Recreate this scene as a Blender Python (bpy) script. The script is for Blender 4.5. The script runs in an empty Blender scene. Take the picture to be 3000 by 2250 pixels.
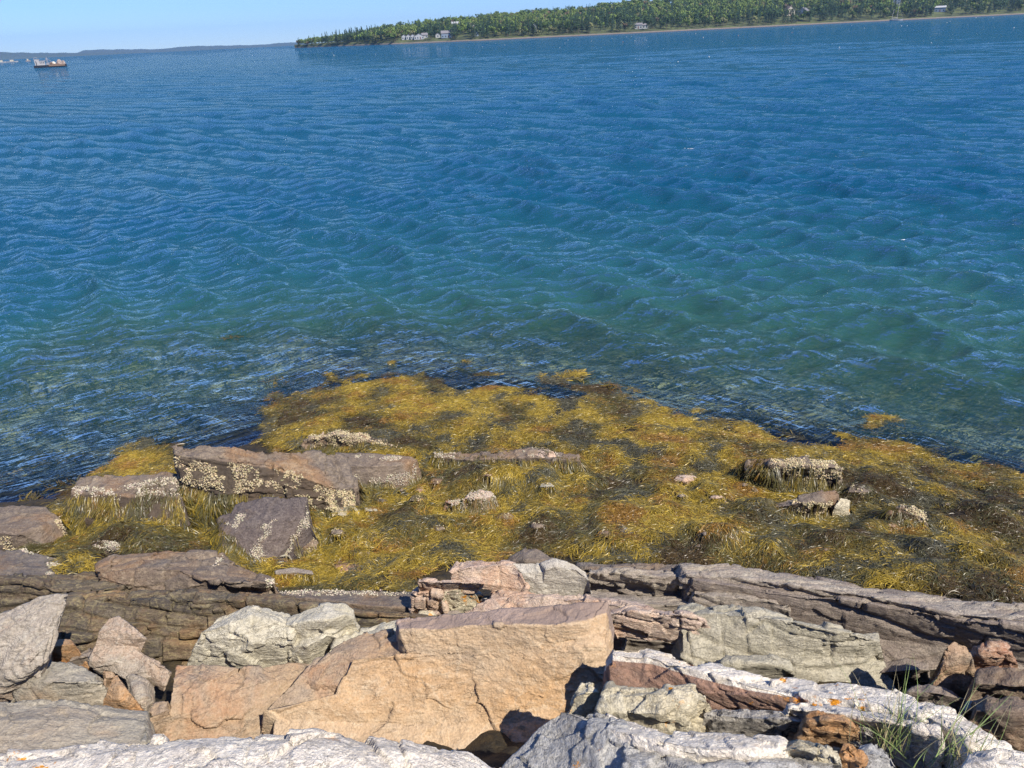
import bpy, math, random
import numpy as np
from mathutils import Matrix, Vector
R = math.radians
random.seed(7); rng = np.random.default_rng(11)
scene = bpy.context.scene
col = scene.collection

# ------------------------------------------------------------------ camera
CAMZ = 4.2
ROLL = math.atan(0.0476)
LENS = 26.0
F = 3000 * LENS / 36.0
PITCH = math.atan(1025.4 * math.cos(ROLL) / F)
cam_d = bpy.data.cameras.new('camera'); cam = bpy.data.objects.new('camera', cam_d); col.objects.link(cam)
cam_d.lens = LENS; cam_d.sensor_width = 36.0; cam_d.clip_start = 0.05; cam_d.clip_end = 30000
_f = np.array([0, math.cos(PITCH), -math.sin(PITCH)]); _r0 = np.array([1.0, 0, 0]); _u0 = np.array([0, math.sin(PITCH), math.cos(PITCH)])
CR = _r0 * math.cos(ROLL) - _u0 * math.sin(ROLL); CU = _u0 * math.cos(ROLL) + _r0 * math.sin(ROLL); CF = _f
CAM = np.array([0, 0, CAMZ])
cam.matrix_world = Matrix(((CR[0], CU[0], -CF[0], 0), (CR[1], CU[1], -CF[1], 0), (CR[2], CU[2], -CF[2], CAMZ), (0, 0, 0, 1)))
scene.camera = cam

# ------------------------------------------------------------------ sky and sun
SUN_EL, SUN_AZ = R(49), R(137)        # azimuth clockwise from +Y: right of and a little behind the camera
w = bpy.data.worlds.new('World'); scene.world = w; w.use_nodes = True
nt = w.node_tree
sky = nt.nodes.new('ShaderNodeTexSky'); sky.sky_type = 'NISHITA'; sky.sun_disc = False
sky.sun_elevation = SUN_EL; sky.sun_rotation = SUN_AZ; sky.air_density = 1.0; sky.dust_density = 0.0; sky.altitude = 1500; sky.ozone_density = 4.0
bg = nt.nodes['Background']; bg.inputs[1].default_value = 0.118
tint = nt.nodes.new('ShaderNodeMix'); tint.data_type = 'RGBA'; tint.blend_type = 'MULTIPLY'; tint.inputs[0].default_value = 1.0
tint.inputs[7].default_value = (0.50, 0.66, 1.04, 1); nt.links.new(sky.outputs[0], tint.inputs[6]); nt.links.new(tint.outputs[2], bg.inputs[0])
sd = bpy.data.lights.new('sun', 'SUN'); sd.energy = 5.0; sd.angle = R(0.5); sd.color = (1.0, 0.93, 0.82)
sun = bpy.data.objects.new('sun', sd); col.objects.link(sun)
sv = Vector((math.sin(SUN_AZ) * math.cos(SUN_EL), math.cos(SUN_AZ) * math.cos(SUN_EL), math.sin(SUN_EL)))
sun.rotation_euler = sv.to_track_quat('Z', 'Y').to_euler(); sun.location = (0, 0, 40)
scene.view_settings.view_transform = 'Standard'; scene.view_settings.look = 'None'
scene.view_settings.exposure = 0.4; scene.view_settings.gamma = 1.0
scene.render.engine = 'CYCLES'
scene.cycles.use_denoising = True; scene.cycles.denoiser = 'OPENIMAGEDENOISE'; scene.cycles.denoising_prefilter = 'FAST'; scene.cycles.sample_clamp_indirect = 3.0; scene.cycles.sample_clamp_direct = 8.0; scene.cycles.max_bounces = 6; scene.cycles.transparent_max_bounces = 12
scene.cycles.caustics_reflective = False; scene.cycles.caustics_refractive = False

# ------------------------------------------------------------------ layout helpers (photograph pixel + height -> point on the ground)
def rays(px, py):
    px = np.asarray(px, float); py = np.asarray(py, float)
    a = (px - 1500) / F; b = -(py - 1125) / F
    return a[..., None] * CR + b[..., None] * CU + CF
def at(px, py, z):
    d = rays(px, py); z = np.asarray(z, float)
    t = (z - CAMZ) / d[..., 2]
    return CAM + d * t[..., None]
def atd(px, py, dist):
    py = 171 - .0476 * np.asarray(px, float)
    d = rays(px, py); d = d / np.hypot(d[..., 0], d[..., 1])[..., None]
    return CAM + d * np.asarray(dist, float)[..., None]
def proj(Pn):
    q = np.asarray(Pn, float) - CAM
    zf = np.maximum(q @ CF, 1e-3)
    return 1500 + F * (q @ CR) / zf, 1125 - F * (q @ CU) / zf
def inpoly(x, y, poly):
    ins = np.zeros(np.shape(x), bool); n = len(poly)
    for i in range(n):
        x1, y1 = poly[i]; x2, y2 = poly[(i + 1) % n]
        if y1 == y2: continue
        c = ((y1 > y) != (y2 > y)) & (x < (x2 - x1) * (y - y1) / (y2 - y1) + x1)
        ins ^= c
    return ins

# ------------------------------------------------------------------ noise
_G = rng.normal(size=(256, 3)); _G /= np.linalg.norm(_G, axis=1)[:, None]
def _h(ix, iy, iz, s=0):
    h = (ix * 374761393 + iy * 668265263 + iz * 2147483647 + s * 1274126177) & 0xffffffff
    h = ((h ^ (h >> 13)) * 1274126177) & 0xffffffff
    return h ^ (h >> 16)
def rnd(ix, iy=0, iz=0, s=0):
    ix = np.asarray(ix, np.int64); iy = np.asarray(iy, np.int64) + 0 * ix; iz = np.asarray(iz, np.int64) + 0 * ix
    return (_h(ix, iy, iz, s) & 0xffff) / 65535.0
def perlin(Pn, s=0):
    Pn = np.asarray(Pn, float); i = np.floor(Pn).astype(np.int64); f = Pn - i
    u = f * f * f * (f * (f * 6 - 15) + 10)
    out = 0
    for dx in (0, 1):
        wx = u[:, 0] if dx else 1 - u[:, 0]
        for dy in (0, 1):
            wy = u[:, 1] if dy else 1 - u[:, 1]
            for dz in (0, 1):
                wz = u[:, 2] if dz else 1 - u[:, 2]
                g = _G[_h(i[:, 0] + dx, i[:, 1] + dy, i[:, 2] + dz, s) & 255]
                d = g[:, 0] * (f[:, 0] - dx) + g[:, 1] * (f[:, 1] - dy) + g[:, 2] * (f[:, 2] - dz)
                out = out + wx * wy * wz * d
    return out * 1.5
def fbm(Pn, o=3, s=0):
    t = 0; a = 1.0
    for k in range(o):
        t = t + a * perlin(np.asarray(Pn) * 2.03 ** k, s + k * 7); a *= 0.5
    return t
def fb2(X, Y, f, o=3, s=0):
    sh = np.shape(X); Pn = np.stack([np.ravel(X) * f, np.ravel(Y) * f, np.full(np.size(X), 0.37 + s)], 1)
    return fbm(Pn, o, s).reshape(sh)

# ------------------------------------------------------------------ tags and meshes
def tag(o, label=None, cat=None, group=None, kind=None):
    if label: o['label'] = label
    if cat: o['category'] = cat
    if group: o['group'] = group
    if kind: o['kind'] = kind
    return o
def mesh(name, V, Fq, mat, parent=None, smooth=True, attrs=None, colors=None):
    """V (n,3) world points, Fq list of arrays of faces (each (m,3) or (m,4))."""
    V = np.asarray(V, np.float32)
    if parent is None:
        org = np.array([(V[:, 0].min() + V[:, 0].max()) / 2, (V[:, 1].min() + V[:, 1].max()) / 2, V[:, 2].min()])
    else:
        org = np.array(parent['_org']) if '_org' in parent.keys() else np.zeros(3)
    if not isinstance(Fq, (list, tuple)): Fq = [Fq]
    Fq = [np.asarray(q, np.int32) for q in Fq if len(q)]
    me = bpy.data.meshes.new(name)
    me.vertices.add(len(V)); me.vertices.foreach_set('co', (V - org).astype(np.float32).ravel())
    nl = sum(q.size for q in Fq); npoly = sum(len(q) for q in Fq)
    me.loops.add(nl); me.loops.foreach_set('vertex_index', np.concatenate([q.ravel() for q in Fq]))
    me.polygons.add(npoly)
    tot = np.concatenate([np.full(len(q), q.shape[1], np.int32) for q in Fq])
    st = np.concatenate([[0], np.cumsum(tot)[:-1]]).astype(np.int32)
    me.polygons.foreach_set('loop_start', st); me.polygons.foreach_set('loop_total', tot)
    if smooth: me.polygons.foreach_set('use_smooth', np.ones(npoly, bool))
    me.update(calc_edges=True)
    if attrs:
        for k, v in attrs.items():
            a = me.attributes.new(k, 'FLOAT', 'POINT'); a.data.foreach_set('value', np.asarray(v, np.float32))
    if colors is not None:
        a = me.attributes.new('col', 'FLOAT_COLOR', 'POINT')
        c = np.ones((len(V), 4), np.float32); c[:, :3] = colors; a.data.foreach_set('color', c.ravel())
    if mat: me.materials.append(mat)
    o = bpy.data.objects.new(name, me); col.objects.link(o)
    if parent is None: o.location = org
    else: o.parent = parent
    return o, org
def empty(name, loc):
    o = bpy.data.objects.new(name, None); o.empty_display_size = 0.2; col.objects.link(o); o.location = loc
    return o
def gridfaces(nv, nu):
    i = np.arange(nv - 1)[:, None] * nu + np.arange(nu - 1)[None, :]
    i = i.ravel(); return np.stack([i, i + 1, i + nu + 1, i + nu], 1)
def vnormals(V, Fq):
    N = np.zeros_like(V)
    a = V[Fq[:, 0]]; b = V[Fq[:, 1]]; c = V[Fq[:, 2]]; d = V[Fq[:, 3]]
    n = np.cross(c - a, d - b)
    for k in range(4):
        for ax in range(3): N[:, ax] += np.bincount(Fq[:, k], n[:, ax], len(V))
    return N / np.maximum(np.linalg.norm(N, axis=1), 1e-9)[:, None]

# ------------------------------------------------------------------ node helpers
class NT:
    def __init__(s, name):
        s.m = bpy.data.materials.new(name); s.m.use_nodes = True; s.t = s.m.node_tree; s.t.nodes.clear()
        s.out = s.t.nodes.new('ShaderNodeOutputMaterial')
    def n(s, typ, **kw):
        x = s.t.nodes.new(typ)
        for k, v in kw.items(): setattr(x, k, v)
        return x
    def l(s, a, b): s.t.links.new(a, b)
    def val(s, node, idx, v):
        if hasattr(v, 'links') or isinstance(v, bpy.types.NodeSocket): s.l(v, node.inputs[idx])
        else: node.inputs[idx].default_value = v
    def math(s, op, a, b=0.0, c=None, clamp=False):
        x = s.n('ShaderNodeMath', operation=op, use_clamp=clamp); s.val(x, 0, a); s.val(x, 1, b)
        if c is not None: s.val(x, 2, c)
        return x.outputs[0]
    def pos(s, scale=(1, 1, 1), rot=(0, 0, 0)):
        g = s.n('ShaderNodeNewGeometry'); m = s.n('ShaderNodeMapping'); s.l(g.outputs['Position'], m.inputs[0])
        m.inputs['Scale'].default_value = scale; m.inputs['Rotation'].default_value = rot
        return m.outputs[0]
    def noise(s, vec, scale, detail=4, rough=0.55, dist=0.0):
        x = s.n('ShaderNodeTexNoise'); s.l(vec, x.inputs['Vector']); x.inputs['Scale'].default_value = scale
        x.inputs['Detail'].default_value = detail; x.inputs['Roughness'].default_value = rough; x.inputs['Distortion'].default_value = dist
        return x.outputs['Fac']
    def ramp(s, fac, lo, hi):
        x = s.n('ShaderNodeMapRange'); s.val(x, 0, fac); x.inputs[1].default_value = lo; x.inputs[2].default_value = hi
        return x.outputs[0]
    def mix(s, f, a, b, blend='MIX'):
        x = s.n('ShaderNodeMix', data_type='RGBA', blend_type=blend)
        s.val(x, 0, f)
        for i, v in ((6, a), (7, b)):
            if isinstance(v, tuple): x.inputs[i].default_value = (*v[:3], 1)
            else: s.l(v, x.inputs[i])
        return x.outputs[2]
    def attr(s, name, color=False):
        x = s.n('ShaderNodeAttribute', attribute_name=name)
        return x.outputs['Color'] if color else x.outputs['Fac']
    def bump(s, h, strength, dist, normal=None):
        x = s.n('ShaderNodeBump'); x.inputs['Strength'].default_value = strength; x.inputs['Distance'].default_value = dist
        s.l(h, x.inputs['Height'])
        if normal is not None: s.l(normal, x.inputs['Normal'])
        return x.outputs[0]
    def bsdf(s, color, rough=0.8, normal=None, spec=0.4):
        b = s.n('ShaderNodeBsdfPrincipled')
        s.val(b, 'Base Color', (*color[:3], 1) if isinstance(color, tuple) else color)
        s.val(b, 'Roughness', rough); b.inputs['Specular IOR Level'].default_value = spec
        if normal is not None: s.l(normal, b.inputs['Normal'])
        s.l(b.outputs[0], s.out.inputs[0]); return b
def srgb(r, g, b):
    return tuple(((c / 255 + .055) / 1.055) ** 2.4 if c > 10.3 else c / 255 / 12.92 for c in (r, g, b))

_mats = {}
def flat(name, c, rough=0.7):
    if name in _mats: return _mats[name]
    t = NT(name); v = t.pos(); f = t.noise(v, 3.0, 3)
    t.bsdf(t.mix(t.ramp(f, 0.3, 0.7), tuple(x * 0.85 for x in c), tuple(min(1, x * 1.1) for x in c)), rough)
    _mats[name] = t.m; return t.m

def rockmat(name, base, alt, stain, pale=(.5, .47, .4), stain_lo=0.52, pale_lo=0.62, sc=1.0, rough=0.82, lichen=0.0, speck=0.0, streak=(1, 1, 3.0), second=None):
    """base/alt: two tones of the stone; stain: rust or dark weathering; pale: thin mineral veins and scuffs."""
    wm = lambda c: (c[0], c[1] * 1.0, c[2] * .92)
    base, alt, stain, pale = wm(base), wm(alt), wm(stain), wm(pale)
    t = NT(name); v = t.pos(); vs = t.pos(streak, (R(8), R(-6), R(10)))
    n1 = t.noise(vs, 3.2 * sc, 6, 0.6, 0.6); n2 = t.noise(v, 1.6 * sc, 5, 0.6, 0.4); n3 = t.noise(vs, 22 * sc, 6, 0.65, 0.3); n4 = t.noise(v, 90, 3, 0.7)
    c = t.mix(t.ramp(n1, 0.38, 0.62), base, alt)
    c = t.mix(t.math('MULTIPLY', t.ramp(n2, stain_lo, stain_lo + 0.16), 0.85), c, stain)
    tn = t.attr('tone'); c = t.mix(t.math('MULTIPLY', t.ramp(tn, 0.5, 1.0), 0.35), c, stain)
    c = t.mix(t.math('MULTIPLY', t.ramp(n3, 0.48, 0.70), 0.38), c, pale)
    # thin veins
    ms = t.n('ShaderNodeTexNoise'); t.l(v, ms.inputs['Vector']); ms.inputs['Scale'].default_value = 2.3 * sc; ms.inputs['Detail'].default_value = 5; ms.inputs['Distortion'].default_value = 1.4
    ve = t.math('ABSOLUTE', t.math('SUBTRACT', ms.outputs['Fac'], 0.5)); ve = t.math('SUBTRACT', 1.0, t.ramp(ve, 0.0, 0.012))
    c = t.mix(t.math('MULTIPLY', ve, 0.35), c, pale)
    c = t.mix(t.math('MULTIPLY', t.ramp(n2, pale_lo, pale_lo + 0.12), 0.5), c, pale)
    # grain, multiplied
    g = t.math('ADD', 0.42, t.math('MULTIPLY', n4, 1.16)); gg = t.n('ShaderNodeCombineColor')
    for i in range(3): t.l(g, gg.inputs[i])
    c = t.mix(1.0, c, gg.outputs[0], 'MULTIPLY')
    if speck:
        sp = t.noise(v, 34, 5, 0.75); c = t.mix(t.math('MULTIPLY', t.ramp(sp, 0.50, 0.60), speck), c, (.035, .033, .035))
    if second:
        c = t.mix(t.math('MULTIPLY', t.ramp(t.math('ADD', t.attr('face_tone'), t.math('MULTIPLY', t.math('SUBTRACT', n3, .5), .9)), .35, .65), .88), c, t.mix(t.ramp(n1, .4, .6), second, tuple(x * 1.5 for x in second)))
    if lichen:
        ln = t.noise(v, 9, 5, 0.7); l2 = t.noise(v, 1.9, 2, 0.5)
        f = t.math('MULTIPLY', t.ramp(ln, 0.60, 0.64), t.ramp(l2, 0.60 - 0.12 * lichen, 0.66 - 0.12 * lichen))
        c = t.mix(f, c, srgb(226, 150, 40))
    # relief: layered grain + cracks
    h = t.math('ADD', t.math('MULTIPLY', n3, 0.6), t.math('MULTIPLY', n4, 0.34))
    fr = t.n('ShaderNodeTexNoise'); t.l(vs, fr.inputs['Vector']); fr.inputs['Scale'].default_value = 4.2 * sc; fr.inputs['Detail'].default_value = 6; fr.inputs['Roughness'].default_value = .62; fr.inputs['Distortion'].default_value = .8
    rd = t.math('ABSOLUTE', t.math('SUBTRACT', fr.outputs['Fac'], 0.5)); cr = t.ramp(rd, 0.0, 0.016)
    cr = t.math('MAXIMUM', cr, t.ramp(n1, .50, .42))
    h2 = t.math('ADD', h, t.math('MULTIPLY', cr, 0.14)); h2 = t.math('ADD', h2, t.math('MULTIPLY', n1, 1.2))
    nb = t.bump(h2, 1.0, 0.020)
    t.bsdf(c, rough, nb, 0.3)
    return t.m
# ------------------------------------------------------------------ shore profile: ground height from control points
GC = [  # photograph x, y, ground height (m, water level 0)
 # far / deep
 (-600,700,-3.2),(0,700,-3.0),(1000,700,-3.0),(2000,700,-3.0),(3600,700,-3.2),
 (-400,900,-1.6),(200,900,-1.3),(800,900,-1.2),(1500,920,-1.6),(2300,950,-1.9),(3100,950,-2.2),
 (-300,1080,-.75),(150,1100,-.6),(700,1060,-.6),(1100,1020,-.7),(1700,1060,-.9),(2300,1130,-1.0),(3100,1200,-1.2),
 (-300,1250,-.45),(150,1260,-.38),(500,1200,-.40),(760,1150,-.28),(1000,1100,-.12),(1400,1110,-.10),(1800,1150,-.12),(2200,1240,-.12),(2600,1290,-.22),(3100,1370,-.15),
 (-200,1420,-.12),(120,1400,-.12),(330,1350,-.14),(600,1280,-.12),(850,1200,-.04),(1300,1180,-.02),(1800,1230,0),(2300,1300,.02),(2700,1370,.03),(3100,1440,.04),
 (0,1480,.02),(200,1480,.05),(420,1450,.12),(600,1400,.14),(900,1300,.05),(1300,1300,.06),(1700,1330,.08),(2200,1400,.14),(2700,1450,.16),(3100,1520,.22),
 (0,1580,.2),(300,1560,.18),(600,1560,.2),(1000,1450,.17),(1400,1450,.2),(1800,1450,.22),(2300,1520,.28),(2700,1580,.34),(3100,1640,.44),
 (0,1660,.32),(250,1650,.34),(700,1680,.34),(1000,1620,.3),(1300,1640,.36),(1600,1600,.36),(2000,1620,.42),(2400,1680,.55),(2700,1720,.64),(3000,1770,.74),(3300,1820,.85),
 (0,1800,.4),(600,1800,.45),(1000,1740,.44),(1400,1720,.48),(1800,1760,.5),(2400,1850,.6),(3100,1950,.75),
 (-200,1950,.5),(400,1930,.55),(1000,1900,.55),(1600,1900,.6),(2200,1950,.75),(3100,2080,.95),
 (-200,2150,.7),(500,2120,.75),(1200,2120,.8),(1900,2120,1.15),(2800,2200,1.50),(2400,2120,1.3),
 (-300,2450,1.35),(700,2450,1.4),(1500,2450,1.45),(2300,2450,1.5),(3400,2450,1.5)]
gp = np.array(GC, float); gw = at(gp[:, 0], gp[:, 1], gp[:, 2])
def _k(d2): return d2 * np.log(np.maximum(d2, 1e-12)) * 0.5
_n = len(gw); d2 = ((gw[:, None, :2] - gw[None, :, :2]) ** 2).sum(2)
A = np.zeros((_n + 3, _n + 3)); A[:_n, :_n] = _k(d2) + np.eye(_n) * 0.02; A[:_n, _n] = 1; A[:_n, _n + 1:] = gw[:, :2]; A[_n, :_n] = 1; A[_n + 1:, :_n] = gw[:, :2].T
TW = np.linalg.solve(A, np.concatenate([gw[:, 2], np.zeros(3)]))
def tps(X, Y):
    sh = np.shape(X); x = np.ravel(X); y = np.ravel(Y); out = np.zeros(x.size)
    for i in range(0, x.size, 60000):
        xx = x[i:i + 60000]; yy = y[i:i + 60000]
        d = (xx[:, None] - gw[None, :, 0]) ** 2 + (yy[:, None] - gw[None, :, 1]) ** 2
        out[i:i + 60000] = _k(d) @ TW[:_n] + TW[_n] + TW[_n + 1] * xx + TW[_n + 2] * yy
    return out.reshape(sh)
# working grid of the near shore
GX0, GX1, GY0, GY1, GS = -9.0, 9.0, -1.0, 16.0, 0.02
gx = np.arange(GX0, GX1 + GS / 2, GS); gy = np.arange(GY0, GY1 + GS / 2, GS)
GX, GY = np.meshgrid(gx, gy)
G0 = tps(GX[::5, ::5], GY[::5, ::5])
def upsample(A0, n, shp):
    yi = np.arange(shp[0]) / n; xi = np.arange(shp[1]) / n
    y0 = np.minimum(yi.astype(int), A0.shape[0] - 2); x0 = np.minimum(xi.astype(int), A0.shape[1] - 2)
    fy = (yi - y0)[:, None]; fx = (xi - x0)[None, :]
    return (A0[y0][:, x0] * (1 - fy) * (1 - fx) + A0[y0][:, x0 + 1] * (1 - fy) * fx + A0[y0 + 1][:, x0] * fy * (1 - fx) + A0[y0 + 1][:, x0 + 1] * fy * fx)
G0 = upsample(G0, 5, GX.shape)
G0 = np.clip(G0, -4.0, 2.2)
# rock-strewn lumps under the weed, more of them further up the shore, and a few placed mounds
wet = np.clip((G0 + 0.02) / 0.12, 0, 1)
lump = fb2(GX, GY, 1.1, 3, 5) * 0.08 + np.abs(fb2(GX, GY, 2.3, 2, 9)) * 0.08 + fb2(GX, GY, 5.0, 2, 2) * 0.03
G0 = G0 + lump * wet + fb2(GX, GY, 1.5, 3, 3) * 0.12 * np.clip((-0.1 - G0) / 0.3, 0, 1)
MOUNDS = [ # photograph x, y, radius m, height m: boulders wholly hidden under weed
 (2090,1560,.24,.22),(2140,1590,.16,.15),(2260,1610,.16,.15),(2250,1480,.25,.12),(1960,1405,.22,.14),(2080,1395,.20,.12),(1720,1345,.22,.14),(1560,1350,.35,.15),(1400,1350,.32,.15),
 (1210,1490,.26,.16),(1120,1540,.22,.14),(980,1530,.22,.16),(900,1480,.2,.12),(1830,1470,.35,.13),(1790,1580,.3,.1),(1960,1480,.2,.1),(2200,1460,.2,.1),(2620,1500,.34,.2),(2760,1500,.2,.12),
 (2700,1620,.24,.18),(2850,1610,.2,.13),(2540,1610,.35,.12),(2900,1700,.3,.16),(2950,1480,.22,.12),(2880,1440,.2,.12),(1180,1640,.2,.12),(1440,1480,.2,.08),(1620,1500,.25,.08),
 (430,1550,.34,.13),(330,1530,.30,.11),(500,1570,.22,.09),(560,1600,.2,.06),(450,1600,.2,.06),(250,1640,.15,.08),(1330,1590,.2,.07),(1000,1600,.16,.08),(2400,1600,.25,.1),(2350,1560,.16,.1),
 (1060,1570,.18,.1),(640,1640,.2,.1)]
for (mx, my, mr, mh) in MOUNDS:
    c = at(mx, my, 0.3 + mh)
    d = np.hypot(GX - c[0], (GY - c[1]) * 1.1) / mr
    d = d * (1 + 0.25 * np.sin(np.arctan2(GY - c[1], GX - c[0]) * 3 + mx))
    G0 = G0 + mh * .65 * np.clip(1.0 - d ** 2, 0, 1) ** 1.1
def samp0(x, y): return G0[int(np.clip(round((y - GY0) / GS), 0, G0.shape[0] - 1)), int(np.clip(round((x - GX0) / GS), 0, G0.shape[1] - 1))]
t = NT('wet_bedrock'); v = t.pos()
n1 = t.noise(v, 2.0, 5); n2 = t.noise(v, 14, 5, .65); z = t.n('ShaderNodeSeparateXYZ'); t.l(v, z.inputs[0])
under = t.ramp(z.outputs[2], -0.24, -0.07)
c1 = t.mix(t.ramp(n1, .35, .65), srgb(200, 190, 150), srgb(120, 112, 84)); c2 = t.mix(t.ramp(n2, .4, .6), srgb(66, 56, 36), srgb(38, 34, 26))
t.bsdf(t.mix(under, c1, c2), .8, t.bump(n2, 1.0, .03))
M_ground = t.m
# the visible ground mesh: near sheet at 4 cm, apron out to deep water
sub = (slice(None, None, 2), slice(None, None, 2))
V = np.stack([GX[sub].ravel(), GY[sub].ravel(), G0[sub].ravel() - 0.015], 1)
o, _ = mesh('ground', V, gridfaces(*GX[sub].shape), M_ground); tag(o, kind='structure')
# seabed from the near sheet out past where the water turns opaque
ax = np.linspace(-70, 70, 60); ay = np.concatenate([[-1.0], np.linspace(4, 60, 40)]); AX, AY = np.meshgrid(ax, ay)
V = np.stack([AX.ravel(), AY.ravel(), (-4.4 - 0.05 * np.maximum(AY - 10, 0)).ravel()], 1)
o, _ = mesh('seabed', V, gridfaces(*AX.shape), M_ground); tag(o, kind='structure')
# ------------------------------------------------------------------ stone materials
c_ = srgb
ST = {
 'dark': rockmat('dark_wet_slate', (.128,.108,.104), (.20,.168,.15), (.25,.15,.085), (.36,.30,.22), .53, .66, 1.0, .72, second=(.05,.04,.03)),
 'wall': rockmat('dark_cracked_schist', (.072,.060,.054), (.16,.13,.10), (.26,.15,.075), (.44,.37,.20), .50, .60, 1.3, .8, streak=(.7, 1, 3.5)),
 'brown': rockmat('brown_slate', (.145,.115,.10), (.20,.16,.135), (.28,.16,.085), (.45,.36,.26), .5, .64, 1.0, .75, second=(.055,.042,.03)),
 'tan': rockmat('tan_sandstone', (.51,.365,.245), (.44,.335,.25), (.50,.31,.17), (.64,.53,.41), .50, .68, .8, second=(.27,.20,.165)),
 'rust': rockmat('rusty_tan_stone', (.39,.275,.19), (.34,.265,.21), (.42,.22,.12), (.54,.43,.31), .49, .66, 1.2),
 'orange': rockmat('orange_stone', (.46,.26,.13), (.42,.28,.18), (.54,.24,.08), (.60,.46,.32), .5, .7, 2.0),
 'green': rockmat('pale_greenish_stone', (.47,.425,.34), (.57,.52,.44), (.33,.28,.20), (.70,.66,.58), .55, .56, 1.4),
 'grey': rockmat('grey_gneiss', (.33,.285,.25), (.42,.36,.31), (.42,.27,.19), (.60,.56,.50), .54, .62, 1.4),
 'greyflat': rockmat('grey_green_flagstone', (.36,.315,.265), (.30,.28,.25), (.44,.29,.18), (.56,.50,.42), .52, .64, 1.2, streak=(.6, 1.6, 2)),
 'pink': rockmat('pink_quartzite', (.58,.43,.34), (.48,.37,.33), (.48,.24,.13), (.76,.66,.56), .51, .58, 1.8),
 'palegrey': rockmat('smooth_pale_grey_stone', (.46,.42,.37), (.53,.48,.43), (.40,.33,.25), (.70,.66,.60), .58, .64, 1.4),
 'ledge': rockmat('weathered_grey_schist', (.29,.24,.215), (.38,.325,.28), (.22,.16,.13), (.56,.51,.42), .54, .58, 1.5, streak=(.6, 1, 4.0)),
 'purple': rockmat('purple_brown_schist', (.22,.175,.155), (.29,.24,.21), (.17,.13,.115), (.44,.38,.31), .56, .64, 1.4, streak=(.5, 1, 4.0)),
 'moss': rockmat('green_grey_cracked_schist', (.36,.33,.265), (.46,.42,.35), (.27,.225,.165), (.62,.57,.47), .55, .56, 2.0, streak=(.7, 1, 3.0)),
 'white': rockmat('white_quartz_rock', (.82,.74,.66), (.70,.62,.56), (.56,.41,.29), (.92,.86,.80), .60, .5, 1.8, .85, lichen=1.0, speck=.25),
 'whitered': rockmat('white_rock_with_red_brown_flank', (.82,.74,.66), (.70,.62,.56), (.56,.41,.29), (.92,.86,.80), .60, .5, 1.8, .85, lichen=1.3, speck=.2, second=(.22,.115,.075)),
 'cream': rockmat('cream_lichen_rock', (.64,.56,.43), (.52,.45,.33), (.36,.30,.20), (.80,.74,.62), .54, .52, 2.6, .88, lichen=1.2, speck=.25),
 'speckle': rockmat('grey_speckled_lichen_rock', (.42,.38,.35), (.54,.50,.46), (.25,.22,.20), (.68,.64,.60), .55, .55, 2.6, .88, lichen=1.0, speck=.85),
 'bluegrey': rockmat('blue_grey_stone_and_shade', (.40,.39,.40), (.46,.44,.43), (.34,.28,.22), (.62,.60,.58), .56, .6, 2.0, .85, lichen=.9, speck=.3),
 'redface': rockmat('white_rock_with_red_brown_face', (.34,.16,.10), (.40,.26,.18), (.24,.10,.07), (.62,.54,.46), .52, .60, 1.6),
 'slate': rockmat('purple_black_slate', (.105,.085,.088), (.14,.115,.115), (.20,.13,.08), (.30,.25,.22), .56, .72, 1.6, .6),
}
BED = np.array([0.08, -0.16, 0.98]); BED /= np.linalg.norm(BED)
BU = np.array([0.98, 0.12, -0.06]); BU /= np.linalg.norm(BU); BV = np.cross(BED, BU)
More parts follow.
